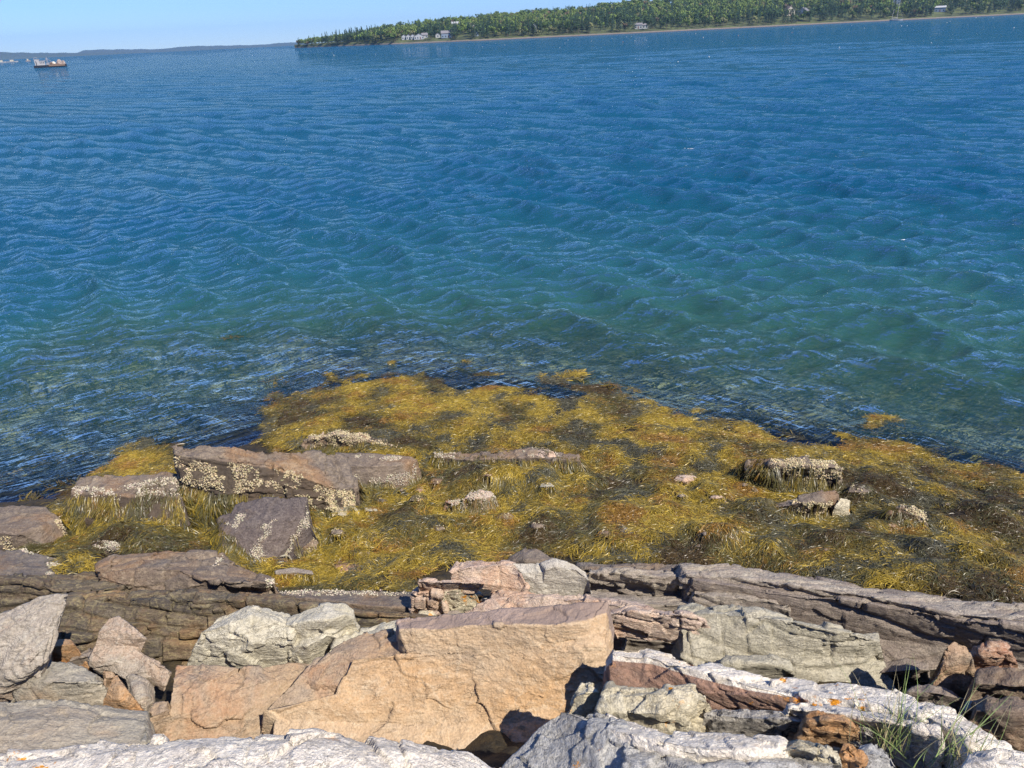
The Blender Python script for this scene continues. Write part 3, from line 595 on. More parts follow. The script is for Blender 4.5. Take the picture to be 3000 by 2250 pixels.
Rk('holeleft', 'stack of small cracked cream stones at the left mouth of the dark hole',
 [[(1222,1724,.84),(1250,1722,.86),(1285,1722,.86)],[(1215,1740,.86),(1250,1738,.87),(1288,1740,.87)],[(1212,1792,.68),(1250,1800,.66),(1296,1794,.68)]], 'pink', t=.15, amp=.02, res=.008, blk=(.07,.07,.018,.02))
Rk('holemid', 'angular cream and grey stone in the mouth of the dark hole',
 [[(1310,1720,.88),(1350,1716,.90),(1380,1720,.88)],[(1306,1735,.88),(1350,1728,.90),(1388,1732,.87)],[(1302,1780,.72),(1330,1792,.70),(1356,1780,.72)]], 'cream', t=.1, amp=.018, res=.008)
for k, (x, y, s, z_) in enumerate([(1400,1742,14,.8),(1420,1760,10,.78),(1385,1768,8,.76),(1330,1800,24,.78),(1250,1806,28,.76),(1215,1775,12,.72)]):
    Rk('h%d' % k, ['little grey fragment inside the dark hole, upper one', 'little pale fragment at the right side of the dark hole', 'tiny stone chip low inside the dark hole', 'flat dark chip under the mouth of the dark hole', 'flat cracked stone at the left foot of the dark hole stack', 'pale crumb of rock left of the small cracked stack'][k],
       [[(x - s*.6, y - s*.5, z_), (x + s*.5, y - s*.5, z_)], [(x - s, y, z_), (x + s, y, z_)], [(x - s*.7, y + s*.6, z_ - .05), (x + s*.7, y + s*.5, z_ - .05)]], 'cream' if k != 3 else 'ledge', t=.08, res=.007, amp=.010)
Rk('pinkledge', 'orange-pink weathered ledge running behind the top of the big tan boulder',
 [[(1440,1728,.92),(1520,1730,.96),(1600,1740,1.0),(1700,1742,1.04),(1800,1756,1.08),(1900,1772,1.1)],
  [(1436,1752,.96),(1520,1740,1.02),(1600,1750,1.05),(1700,1756,1.1),(1800,1772,1.14),(1900,1792,1.16)],
  [(1362,1792,.92),(1450,1790,.95),(1560,1790,.98),(1700,1790,1.04),(1800,1800,1.08),(1900,1820,1.1)]], 'pink', t=.3, amp=.013, res=.009, blk=(.1,.3,.010,.012))
Rk('pinkblocks', 'cracked cream-pink ledge blocks over a dark slot, right of the big tan boulder top',
 [[(1772,1790,1.16),(1850,1772,1.18),(1930,1782,1.18),(2000,1790,1.18),(2050,1800,1.16)],
  [(1778,1800,1.20),(1850,1790,1.24),(1930,1800,1.24),(2010,1800,1.24),(2070,1826,1.20)],
  [(1796,1852,1.06),(1860,1862,1.06),(1940,1868,1.06),(2020,1890,1.04),(2160,1910,1.0)]], 'pink', t=.04, amp=.012, res=.009, blk=(.11,.22,.014,.018), flare=-.03)
Rk('slotstone', 'dark flat stone in the slot under the cream-pink ledge blocks',
 [[(1830,1862,1.0),(1950,1868,1.02),(2060,1890,1.0)],[(1838,1874,1.02),(1950,1882,1.03),(2060,1906,1.02)],[(1838,1892,.94),(1950,1905,.94),(2060,1924,.94)]], 'ledge', t=.25, amp=.014)
Rk('ledgeS', 'short layered grey ledge block right of the round-topped pale block',
 [[(1730,1668,.98),(1800,1668,.98),(1900,1672,.98),(1980,1680,.98),(2026,1688,.96)],
  [(1728,1678,1.0),(1800,1678,1.02),(1900,1688,1.03),(1980,1690,1.02),(2028,1700,1.0)],
  [(1724,1716,.86),(1800,1722,.86),(1900,1736,.86),(1970,1742,.86),(2026,1748,.84)]], 'ledge', t=.3, amp=.016, blk=(.045,.22,.014,.012))
Rk('ledgedarktop', 'dark ragged ledge lip at the weed edge behind the layered grey ledge',
 [[(1690,1650,.86),(1780,1648,.88),(1900,1652,.9),(2000,1650,.9)],[(1700,1668,.9),(1780,1670,.92),(1900,1672,.94),(2010,1680,.94)]], 'dark', t=.35, amp=.018, blk=(.05,.2,.012,.01))
Rk('ledgeflat', 'broad flat lilac-grey ledge floor between the layered block and the cream-pink blocks',
 [[(1700,1728,.90),(1850,1740,.90),(2030,1752,.88),(2120,1770,.88)],[(1740,1760,.98),(1850,1765,.98),(2000,1775,.98),(2120,1796,.96)]], 'ledge', t=.35, amp=.012, blk=(.06,.4,.006,.006))
Rk('longledge', 'very long ledge with a dark purple-brown front, crossing to the right edge',
 [[(2000,1652,.98),(2180,1662,1.0),(2400,1692,1.04),(2600,1726,1.08),(2800,1756,1.12),(3160,1800,1.18)],
  [(2030,1700,1.08),(2180,1722,1.10),(2310,1742,1.12),(2500,1762,1.15),(2700,1794,1.18),(2840,1820,1.22),(3160,1850,1.26)],
  [(2030,1760,.92),(2180,1795,.92),(2310,1830,.90),(2500,1855,.90),(2700,1890,.92),(2840,1905,.96),(3160,1950,1.0)],
  [(2030,1830,.75),(2180,1870,.75),(2310,1940,.75),(2500,2000,.75),(2700,2010,.78),(2840,2010,.8),(3160,2060,.8)]], 'purple', t=.2, amp=.011, res=.011, blk=(.13,1.0,.014,.022))
Rk('longledgetop', 'pale layered crust of flakes along the weed edge on top of the long purple-brown ledge',
 [[(1990,1650,1.0),(2120,1656,1.02),(2300,1680,1.04),(2500,1712,1.08),(2800,1756,1.14),(3160,1792,1.2)],
  [(2010,1684,1.08),(2130,1690,1.10),(2300,1714,1.14),(2500,1740,1.17),(2800,1800,1.22),(3160,1830,1.28)],
  [(2010,1705,1.03),(2130,1712,1.05),(2300,1730,1.09),(2500,1752,1.12),(2800,1812,1.18),(3160,1842,1.24)]], 'ledge', t=.06, amp=.010, res=.011, blk=(.04,.45,.012,.012))
Rk('layers', 'stepped purplish shelf stones between the layered grey block and the long ledge',
 [[(2030,1708,.99),(2120,1716,1.0),(2240,1728,1.0),(2310,1744,1.0)],
  [(2030,1740,1.04),(2120,1748,1.06),(2240,1760,1.07),(2312,1776,1.06)],
  [(2040,1772,.98),(2120,1790,.97),(2230,1802,.96),(2300,1812,.95)]], 'ledge', t=.25, amp=.012, blk=(.05,.30,.016,.014))
Rk('mossledge', 'broad green-grey cracked ledge with a rounded crest in the middle right',
 [[(1990,1780,1.10),(2100,1772,1.16),(2220,1782,1.2),(2320,1806,1.22),(2420,1830,1.2),(2520,1848,1.16),(2570,1856,1.1)],
  [(1990,1804,1.18),(2100,1796,1.24),(2230,1806,1.27),(2330,1826,1.28),(2430,1846,1.26),(2520,1862,1.22),(2574,1880,1.14)],
  [(2000,1900,1.08),(2100,1900,1.10),(2230,1910,1.10),(2330,1920,1.10),(2430,1925,1.08),(2520,1930,1.06),(2590,1935,1.0)],
  [(2000,2020,.92),(2100,2030,.92),(2230,2040,.92),(2330,2040,.92),(2430,2040,.92),(2520,2040,.9),(2630,2030,.88)]], 'moss', t=.2, amp=.015, res=.009, blk=(.09,.17,.015,.016))
Rk('mossbits', 'angular pale block sitting low against the green-grey cracked ledge',
 [[(2100,1930,1.12),(2180,1922,1.16),(2260,1922,1.18),(2310,1940,1.16)],[(2080,1955,1.14),(2160,1946,1.18),(2240,1944,1.2),(2322,1966,1.15)],[(2080,1985,1.02),(2160,1995,1.02),(2240,2000,1.02),(2322,1990,1.04)]], 'moss', t=.2, amp=.016, res=.009)
Rk('lowplate', 'thin dark wedge of rock lying in the gully at the foot of the long ledge',
 [[(2580,1940,.96),(2660,1930,1.0),(2720,1945,1.0)],[(2580,1970,.98),(2650,1965,1.02),(2722,1962,1.0)],[(2600,1995,.86),(2650,2000,.86),(2690,1992,.88)]], 'purple', t=.15, amp=.012)
# right-edge tumbled stones
Rk('orangetall', 'tall grey and orange broken rock near the right edge, its left side in shade',
 [[(2770,1900,1.44),(2796,1880,1.46),(2830,1895,1.44)],[(2756,1950,1.36),(2800,1920,1.42),(2850,1925,1.4)],[(2760,2020,1.22),(2810,1980,1.3),(2862,1975,1.28)],[(2790,2050,1.14),(2830,2050,1.14),(2870,2020,1.16)]], 'rust', t=.3, amp=.018, res=.009, blk=(.2,.2,.012,.012))
Rk('orangeback', 'lichen-spotted reddish pyramid rock behind the tall orange one at the right edge',
 [[(2850,1900,1.36),(2900,1882,1.42),(2945,1884,1.42)],[(2846,1925,1.36),(2900,1910,1.42),(2965,1910,1.38)],[(2846,1960,1.24),(2920,1960,1.24),(2980,1954,1.24)]], 'redface', t=.3, amp=.02, res=.009)
Rk('rightslab', 'brown sloping slab at the right edge below the reddish pyramid rock',
 [[(2870,1962,1.40),(2960,1955,1.44),(3140,1960,1.46)],[(2862,2000,1.40),(2960,2010,1.44),(3140,2020,1.46)],[(2880,2042,1.28),(2960,2046,1.28),(3140,2050,1.3)]], 'brown', t=.3, amp=.02, res=.009)
Rk('rightdark', 'big dark brown boulder in the right edge corner above the white ridge',
 [[(2850,2050,1.44),(2960,2040,1.48),(3160,2040,1.5)],[(2860,2080,1.48),(2960,2090,1.52),(3160,2100,1.54)],[(2900,2180,1.3),(3000,2260,1.2),(3160,2300,1.2)]], 'brown', t=.3, amp=.02, res=.009)
Rk('rightfoot', 'low pinkish stone in front of the tall orange rock, above the white ridge',
 [[(2670,2010,1.22),(2720,2000,1.26),(2780,2020,1.26)],[(2660,2030,1.24),(2730,2030,1.28),(2830,2050,1.28)],[(2690,2070,1.14),(2760,2080,1.14),(2860,2110,1.16)]], 'purple', t=.3, amp=.018, res=.009)
Rk('rightchip', 'upright pale chip stone left of the big dark brown corner boulder',
 [[(2832,2056,1.40),(2850,2054,1.40)],[(2826,2080,1.4),(2848,2078,1.4)],[(2818,2098,1.3),(2845,2102,1.3)]], 'grey', t=.15, amp=.01, res=.008)
# ================================================================== foreground whites
Rk('whiteridge', 'long white rock ridge with a red-brown left face, curving down to the lower right corner',
 [[(1796,1898,1.56),(1900,1900,1.58),(2000,1930,1.6),(2100,1950,1.62),(2200,1975,1.64),(2400,1992,1.68),(2600,2015,1.74),(2740,2050,1.8),(2860,2120,1.86),(2960,2190,1.9),(3040,2300,1.92)],
  [(1790,1912,1.58),(1900,1925,1.61),(2000,1952,1.64),(2100,1978,1.67),(2200,2004,1.70),(2400,2040,1.76),(2600,2070,1.82),(2740,2110,1.88),(2830,2170,1.92),(2900,2240,1.94),(2960,2330,1.94)],
  [(1788,1950,1.55),(1900,1962,1.57),(2000,1990,1.60),(2100,2016,1.64),(2200,2040,1.67),(2400,2066,1.74),(2600,2096,1.80),(2730,2140,1.84),(2790,2190,1.86),(2840,2260,1.88),(2860,2350,1.9)],
  [(1782,2080,1.40),(1900,2100,1.42),(2000,2110,1.44),(2100,2110,1.48),(2200,2116,1.52),(2330,2120,1.56),(2500,2150,1.58),(2620,2200,1.5),(2700,2250,1.6),(2740,2300,1.6),(2760,2380,1.6)]], 'whitered', t=.1, amp=.014, res=.008, blk=(.10,.5,.008,.012), face=(1.55, 9, 2400))
Rk('whitebar', 'short white bar lying close under the right half of the long white ridge',
 [[(2316,2060,1.76),(2450,2070,1.80),(2600,2092,1.85),(2750,2130,1.89)],[(2312,2076,1.79),(2450,2090,1.83),(2600,2114,1.88),(2760,2160,1.91)],[(2314,2106,1.68),(2450,2124,1.72),(2580,2150,1.75),(2700,2210,1.76)]], 'white', t=.25, amp=.014, res=.007, blk=(.2,.35,.008,.010))
Rk('yellowlump', 'small yellowish rounded stone perched against the big tan boulder lower right corner',
 [[(1700,2000,1.66),(1725,1996,1.67),(1752,2012,1.66)],[(1682,2040,1.66),(1715,2030,1.70),(1760,2026,1.67)],[(1664,2092,1.58),(1700,2112,1.56),(1740,2098,1.58)]], 'cream', t=.12, amp=.014, res=.006)
Rk('creamlobes', 'cream lobed rock with two rounded humps, in front of the red-brown face',
 [[(1785,2010,1.70),(1850,2008,1.72),(1930,2006,1.76),(2020,2012,1.76),(2065,2030,1.72)],
  [(1775,2045,1.74),(1850,2030,1.77),(1930,2028,1.80),(2020,2036,1.80),(2078,2060,1.74)],
  [(1752,2080,1.72),(1840,2090,1.74),(1930,2090,1.78),(2010,2100,1.74),(2070,2095,1.66)],
  [(1752,2104,1.66),(1840,2130,1.66),(1930,2140,1.68),(2040,2150,1.66),(2080,2140,1.6)]], 'cream', t=.25, amp=.02, res=.007, blk=(.16,.24,.012,.008))
Rk('specklebar', 'grey bar of rock densely speckled black with lichen, right of the cream lobed rock',
 [[(2070,2082,1.66),(2180,2086,1.7),(2300,2094,1.74),(2400,2104,1.74)],[(2066,2096,1.70),(2180,2102,1.74),(2300,2110,1.78),(2400,2120,1.78)],[(2060,2150,1.58),(2180,2160,1.6),(2290,2172,1.62),(2400,2176,1.62)]], 'speckle', t=.25, amp=.016, res=.007)
Rk('orangelump', 'knobbly orange and black stone near the grass tuft',
 [[(2376,2100,1.82),(2430,2090,1.86),(2480,2100,1.86),(2500,2122,1.82)],[(2370,2120,1.84),(2430,2112,1.89),(2480,2120,1.88),(2510,2140,1.82)],[(2380,2150,1.76),(2430,2165,1.74),(2480,2168,1.74),(2512,2160,1.76)]], 'orange', t=.15, amp=.028, res=.006)
Rk('greylow', 'speckled grey stone with white edges behind the grass tuft',
 [[(2500,2110,1.78),(2540,2118,1.8),(2560,2140,1.8)],[(2500,2140,1.8),(2540,2150,1.82),(2566,2170,1.8)],[(2500,2190,1.72),(2540,2200,1.72),(2570,2205,1.72)]], 'speckle', t=.2, amp=.02, res=.007)
Rk('greenlow', 'dull green-grey rough stone in the hollow right of the grass tuft',
 [[(2700,2140,1.72),(2760,2130,1.76),(2830,2140,1.78)],[(2680,2170,1.74),(2750,2165,1.78),(2830,2180,1.8)],[(2640,2240,1.66),(2740,2260,1.66),(2830,2270,1.68)]], 'moss', t=.2, amp=.03, res=.007)
Rk('foreblue', 'foreground rock with blue shade in its grey colour at the bottom of the photo',
 [[(1760,2100,1.92),(1790,2096,1.93),(1830,2120,1.95)],
  [(1640,2080,1.84),(1700,2100,1.90),(1770,2130,1.96),(1850,2160,1.98)],
  [(1560,2150,1.78),(1660,2180,1.86),(1760,2200,1.94),(1860,2220,1.98)],
  [(1470,2262,1.72),(1600,2330,1.82),(1760,2360,1.92),(1860,2380,1.98)]], 'bluegrey', t=.6, amp=.016, res=.007, flare=.1)  # the blue shade on this rock is put into its blue-grey colour
Rk('forewhite', 'long white bar of rock with yellow lichen spots along the bottom edge, right of centre',
 [[(1750,2098,1.92),(1850,2112,1.94),(1950,2132,1.98),(2060,2150,2.0),(2200,2162,2.0),(2290,2180,2.0)],
  [(1756,2128,1.97),(1850,2150,2.02),(1950,2172,2.05),(2060,2190,2.07),(2200,2205,2.07),(2280,2206,2.04)],
  [(1780,2170,1.96),(1850,2185,2.0),(1950,2200,2.03),(2060,2215,2.05),(2200,2220,2.05),(2270,2214,2.02)]], 'white', t=.5, amp=.018, res=.006)
Rk('foregrey', 'grey-pink blocky rock filling the bottom edge below the white bar',
 [[(1830,2190,1.98),(1960,2206,2.02),(2100,2216,2.02),(2250,2222,2.02),(2440,2220,2.0)],
  [(1830,2240,2.02),(1960,2246,2.05),(2100,2250,2.06),(2250,2255,2.06),(2450,2250,2.04)],
  [(1830,2420,1.98),(1960,2420,2.02),(2100,2420,2.02),(2250,2420,2.02),(2450,2420,2.0)]], 'bluegrey', t=.5, amp=.014, res=.007, blk=(.1,.18,.008,.008))
Rk('foreknob', 'rounded white knob of rock on the bottom edge with yellow lichen below it',
 [[(2290,2180,2.02),(2340,2168,2.06),(2400,2180,2.06),(2440,2196,2.04)],[(2270,2210,2.04),(2340,2195,2.09),(2400,2204,2.09),(2450,2220,2.05)],[(2280,2222,1.98),(2340,2226,2.0),(2400,2228,2.0),(2450,2232,1.98)]], 'cream', t=.25, amp=.018, res=.006)
Rk('foreblue2', 'small smooth blue-grey stone at the bottom edge left of the grass roots',
 [[(2520,2180,1.94),(2560,2178,1.96),(2600,2200,1.96)],[(2500,2210,1.96),(2560,2206,1.99),(2620,2226,1.96)],[(2500,2280,1.9),(2560,2280,1.92),(2640,2280,1.9)]], 'bluegrey', t=.3, amp=.012, res=.006)
Rk('forered', 'reddish upright broken pieces of stone at the bottom edge beside the white knob',
 [[(2440,2180,1.98),(2480,2160,2.02),(2520,2200,1.98)],[(2450,2215,2.0),(2490,2196,2.06),(2530,2226,2.0)],[(2450,2290,1.9),(2490,2290,1.92),(2540,2290,1.9)]], 'orange', t=.3, amp=.035, res=.006, blk=(.3,.05,.02,.02))
Rk('cornerwhite', 'bright white block in the bottom right corner with a dark gap on its left',
 [[(2840,2206,2.0),(2920,2196,2.04),(3140,2220,2.06)],[(2820,2240,2.02),(2920,2230,2.07),(3140,2260,2.08)],[(2800,2340,1.96),(2920,2360,1.98),(3140,2380,2.0)]], 'white', t=.3, amp=.016, res=.007)
Rk('foreleft', 'broad white lichen-speckled rock spanning the bottom left of the photo',
 [[(-160,2222,2.08),(0,2208,2.10),(200,2188,2.12),(430,2166,2.14),(620,2152,2.15),(860,2152,2.15),(1000,2160,2.14),(1200,2188,2.10),(1360,2212,2.06),(1470,2244,2.0)],
  [(-160,2250,2.14),(0,2238,2.16),(200,2220,2.18),(430,2200,2.20),(620,2186,2.21),(860,2182,2.21),(1000,2192,2.20),(1200,2214,2.16),(1350,2236,2.11),(1460,2262,2.04)],
  [(-160,2420,2.20),(0,2420,2.22),(200,2420,2.25),(430,2420,2.28),(620,2420,2.3),(860,2420,2.3),(1000,2420,2.28),(1200,2420,2.24),(1350,2420,2.18),(1480,2420,2.1)]], 'white', t=.6, amp=.014, res=.007, blk=(.16,.7,.006,.010))

# small barnacled stones half swallowed by the weed
_sr = np.random.default_rng(8)
for k in range(34):
    x = _sr.uniform(900, 2960); y = _sr.uniform(1400, 1620) + (x - 1900) * .05; s = _sr.uniform(12, 30)
    if 1300 < x < 1800 and y > 1570: y -= 60
    z_ = gz_at(x, y) + _sr.uniform(.025, .05)
    Rk('n%d' % k, 'small barnacled stone half buried in the golden weed bed', small_rows(x, y, s, z_),
       ['brown', 'dark', 'wall', 'brown', 'moss'][k % 5], t=.15, res=.010, amp=.012, group='small stones in the weed bed')
# ------------------------------------------------------------------ height field of stones + ground for everything that lies on it
H = G0.copy(); ID = np.full(G0.shape, -1, np.int16); KEYS = list(RK)
for i, k in enumerate(KEYS):
    o, V, N = RK[k]
    m = V[:, 2] > 0.0 - 0.2
    xi = np.round((V[m, 0] - GX0) / GS).astype(int); yi = np.round((V[m, 1] - GY0) / GS).astype(int)
    ok = (xi > 0) & (yi > 0) & (xi < H.shape[1] - 1) & (yi < H.shape[0] - 1)
    xi, yi, z = xi[ok], yi[ok], V[m, 2][ok]
    T = np.full(H.shape, -9.0); np.maximum.at(T, (yi, xi), z)
    for dx, dy in ((1, 0), (0, 1)):      # close pinholes
        T = np.maximum(T, np.minimum(np.roll(T, dx, 1), np.roll(T, -dx, 1)) * 1.0) if dx else np.maximum(T, np.minimum(np.roll(T, dy, 0), np.roll(T, -dy, 0)))
    u = T > H; H[u] = T[u]; ID[u] = i
def blur(A, n):
    for _ in range(n):
        A = (np.roll(A, 1, 0) + 2 * A + np.roll(A, -1, 0)) / 4; A = (np.roll(A, 1, 1) + 2 * A + np.roll(A, -1, 1)) / 4
    return A
HS = blur(H, 6); HS2 = blur(np.maximum(H, 0.0), 14)
DGY, DGX = np.gradient(HS2, GS)
def samp(A, X, Y):
    fx = np.clip((X - GX0) / GS, 0, A.shape[1] - 1.001); fy = np.clip((Y - GY0) / GS, 0, A.shape[0] - 1.001)
    x0 = fx.astype(int); y0 = fy.astype(int); fx = fx - x0; fy = fy - y0
    return A[y0, x0] * (1 - fx) * (1 - fy) + A[y0, x0 + 1] * fx * (1 - fy) + A[y0 + 1, x0] * (1 - fx) * fy + A[y0 + 1, x0 + 1] * fx * fy
def near(A, X, Y):
    return A[np.clip(np.round((Y - GY0) / GS).astype(int), 0, A.shape[0] - 1), np.clip(np.round((X - GX0) / GS).astype(int), 0, A.shape[1] - 1)]

# ------------------------------------------------------------------ the sea
NR, NA = 1150, 760
rr = np.geomspace(3.2, 5200, NR); cell = rr * (np.log(5200 / 3.2) / NR)
aa = np.linspace(R(-56), R(56), NA)
RRm, AAm = np.meshgrid(rr, aa, indexing='ij'); X = RRm * np.sin(AAm); Y = RRm * np.cos(AAm)
inside = (X > GX0 + .1) & (X < GX1 - .1) & (Y > GY0) & (Y < GY1 - .1)
dout = np.clip(2.0 + (RRm - 12) * .11, 1.6, 5.0); wb = np.clip((Y - 10.5) / 4.5, 0, 1); wb = np.maximum(wb, np.clip((np.abs(X) - 7) / 1.8, 0, 1)); wb = wb * wb * (3 - 2 * wb)
depth = np.where(inside, -samp(G0, X, Y), dout); depth = np.where(inside, depth * (1 - wb) + dout * wb, dout)
dm = np.clip((depth - .02) / 1.1, 0, 1)
gust = np.clip(1.0 + .55 * fb2(X, Y, .055, 2, 21) + .35 * fb2(X, Y, .3, 2, 22), .35, 1.8)
Z = np.zeros_like(X); DX = np.zeros_like(X); DY = np.zeros_like(X)
wr = np.random.default_rng(5)
base_dir = R(222)          # travel direction: towards the viewer and to the left
NW = 54; lam = np.geomspace(.30, 5.5, NW)
for i, l in enumerate(lam):
    sp = R(13) if l > 1.2 else R(24) if l > .7 else R(42)
    th = (base_dir if l > .75 else R(288)) + wr.normal() * sp * (1 if l > .75 else .6); k = 2 * math.pi / l; dx, dy = math.cos(th), math.sin(th)
    slope = (.072 if l < .8 else .054 if l < 1.6 else (.042) if l < 2.8 else .016) * (0.7 + .6 * wr.random())
    a = slope / k
    sel = int(np.searchsorted(-(l / cell), -2.6))      # rows fine enough to carry this wave
    if sel < 2: continue
    f = np.clip((l / cell[:sel] - 2.6) / 2.5, 0, 1)[:, None]
    ph = k * (X[:sel] * dx + Y[:sel] * dy) + wr.random() * 6.28 + .5 * np.sin(X[:sel] * .35 + i) + .5 * np.cos(Y[:sel] * .27 + 2 * i)
    A_ = a * f * gust[:sel]
    Z[:sel] += A_ * np.cos(ph); s_ = A_ * np.sin(ph) * .9; DX[:sel] -= dx * s_; DY[:sel] -= dy * s_
att = .05 + .95 * dm ** .7; lift = np.clip(Z / .12, -1, 1.4) * .02
Z = (Z + lift) * att
Vw = np.stack([(X + DX * att).ravel(), (Y + DY * att).ravel(), Z.ravel()], 1)
murk = 1 - np.exp(-np.maximum(depth, 0) * .75)
t = NT('sea_water'); v = t.pos()
mk = t.attr('murk'); dp = t.attr('depth')
body = t.mix(t.ramp(dp, .7, 3.2), (.036, .130, .090), (.003, .072, .132))
tr = t.n('ShaderNodeBsdfTransparent'); tr.inputs[0].default_value = (.78, .90, .86, 1)
df = t.n('ShaderNodeBsdfDiffuse'); t.l(body, df.inputs[0])
def nzt(scale, stretch, rot, det, off=0.0, color=False):
    vr = t.pos((1, 1, 1), (0, 0, R(rot))); m = t.n('ShaderNodeMapping'); t.l(vr, m.inputs[0]); m.inputs['Scale'].default_value = (1, stretch, 1); m.inputs['Location'].default_value = (off, off, 0)
    x = t.n('ShaderNodeTexNoise'); t.l(m.outputs[0], x.inputs['Vector']); x.inputs['Scale'].default_value = scale; x.inputs['Detail'].default_value = det; x.inputs['Roughness'].default_value = .55; x.inputs['Distortion'].default_value = .5
    return x.outputs['Color'] if color else x.outputs['Fac']
fine = t.attr('calm')
hh = t.math('ADD', t.math('MULTIPLY', nzt(5.0, .30, -48, 3), 1.0), t.math('MULTIPLY', nzt(10.0, .24, 62, 3, 3.3), .55)); hh = t.math('ADD', hh, t.math('MULTIPLY', nzt(26, .30, 58, 2, 7.1), .12))
nb = t.bump(t.math('MULTIPLY', hh, fine), 1.0, .30)
acc = None
for (sc_, st_, ro_, k_, of_) in ((6.0, .35, 60, .55, 0.), (1.5, .35, -48, .80, 5.), (.45, .4, -48, .55, 9.), (.12, .4, -40, .40, 2.), (.03, .4, -30, .22, 4.)):
    sb = t.n('ShaderNodeVectorMath', operation='SUBTRACT'); t.l(nzt(sc_, st_, ro_, 3, of_, True), sb.inputs[0]); sb.inputs[1].default_value = (.5, .5, .5)
    mu = t.n('ShaderNodeVectorMath', operation='MULTIPLY'); t.l(sb.outputs[0], mu.inputs[0]); mu.inputs[1].default_value = (k_, k_, 0)
    if acc is None: acc = mu.outputs[0]
    else:
        ad = t.n('ShaderNodeVectorMath', operation='ADD'); t.l(acc, ad.inputs[0]); t.l(mu.outputs[0], ad.inputs[1]); acc = ad.outputs[0]
sc2 = t.n('ShaderNodeVectorMath', operation='SCALE'); t.l(acc, sc2.inputs[0]); t.l(t.attr('open'), sc2.inputs['Scale'])
ad = t.n('ShaderNodeVectorMath', operation='ADD'); t.l(nb, ad.inputs[0]); t.l(sc2.outputs[0], ad.inputs[1])
nn = t.n('ShaderNodeVectorMath', operation='NORMALIZE'); t.l(ad.outputs[0], nn.inputs[0]); nb = nn.outputs[0]
fz = t.n('ShaderNodeFresnel'); fz.inputs[0].default_value = 1.80; t.l(nb, fz.inputs['Normal'])
gl = t.n('ShaderNodeBsdfGlossy'); gl.inputs['Roughness'].default_value = .025; t.l(nb, gl.inputs['Normal']); gl.inputs[0].default_value = (1, 1, 1, 1)
m1 = t.n('ShaderNodeMixShader'); t.l(mk, m1.inputs[0]); t.l(tr.outputs[0], m1.inputs[1]); t.l(df.outputs[0], m1.inputs[2])
m2 = t.n('ShaderNodeMixShader'); t.l(fz.outputs[0], m2.inputs[0]); t.l(m1.outputs[0], m2.inputs[1]); t.l(gl.outputs[0], m2.inputs[2])
t.l(m2.outputs[0], t.out.inputs[0])
o, _ = mesh('water', Vw, gridfaces(NR, NA), t.m, attrs={'murk': murk.ravel(), 'depth': depth.ravel(), 'calm': (.15 + .85 * dm ** .5).ravel(), 'open': (np.clip((RRm - 9) / 26, .12, 1) * (1 + 3.2 * np.clip(RRm / 160, 0, 1))).ravel()}); tag(o, kind='structure')

# small whitecaps
fq = np.random.default_rng(12); FVq = []
for (cx_, cy_, nf, sp_) in ((2022, 430, 16, .07), (2662, 708, 14, .04)):
    c0_ = at(cx_, cy_, .02)
    for _ in range(nf):
        dx_, dy_ = fq.normal() * sp_ * 1.6, fq.normal() * sp_ * .5; x_, y_ = c0_[0] + dx_ + dy_ * .6, c0_[1] + dy_ - dx_ * .35
        i_ = int(np.clip(np.searchsorted(rr, math.hypot(x_, y_)), 0, NR - 1)); j_ = int(np.clip((math.atan2(x_, y_) - aa[0]) / (aa[1] - aa[0]), 0, NA - 1)); z_ = Z[i_, j_] + .012
        s_ = fq.uniform(.008, .022) * (1 + c0_[1] / 25); a_ = fq.uniform(0, 3.1)
        for q_ in range(6): FVq.append((x_ + s_ * 1.6 * math.cos(a_ + q_ * 1.047) * fq.uniform(.6, 1), y_ + s_ * math.sin(a_ + q_ * 1.047) * fq.uniform(.6, 1), z_))
o, _ = mesh('foam', np.array(FVq), np.arange(len(FVq)).reshape(-1, 6), flat('sea_foam', (.85, .88, .9), .6)); tag(o, 'flecks of white foam on the tops of a few small waves', 'foam', kind='stuff')
# ------------------------------------------------------------------ rockweed: thousands of thin curved fronds combed by the tide
MAT = [(760,1222),(800,1180),(922,1150),(985,1105),(1040,1098),(1120,1110),(1261,1085),(1356,1078),(1478,1108),(1600,1130),(1700,1148),(1763,1140),(1800,1150),(1898,1180),(1966,1200),(2060,1216),(2170,1220),(2240,1250),(2305,1285),(2440,1300),(2508,1275),(2549,1234),(2644,1261),(2780,1315),(3000,1400),(3200,1450),
       (3200,1830),(3000,1780),(2780,1745),(2640,1735),(2500,1710),(2380,1680),(2230,1658),(2000,1645),(1700,1645),(1560,1600),(1480,1650),(1330,1636),(1225,1700),(1215,1742),(900,1738),(780,1740),(805,1690),(690,1650),(640,1622),(480,1612),(330,1616),(290,1640),(285,1676),(160,1690),(190,1645),(120,1618),(60,1612),(-160,1610),(180,1590),(190,1540),(150,1490),(200,1440),(360,1340),(450,1300),(510,1330),(560,1450),(760,1400),(870,1330),(760,1300),(780,1262)]
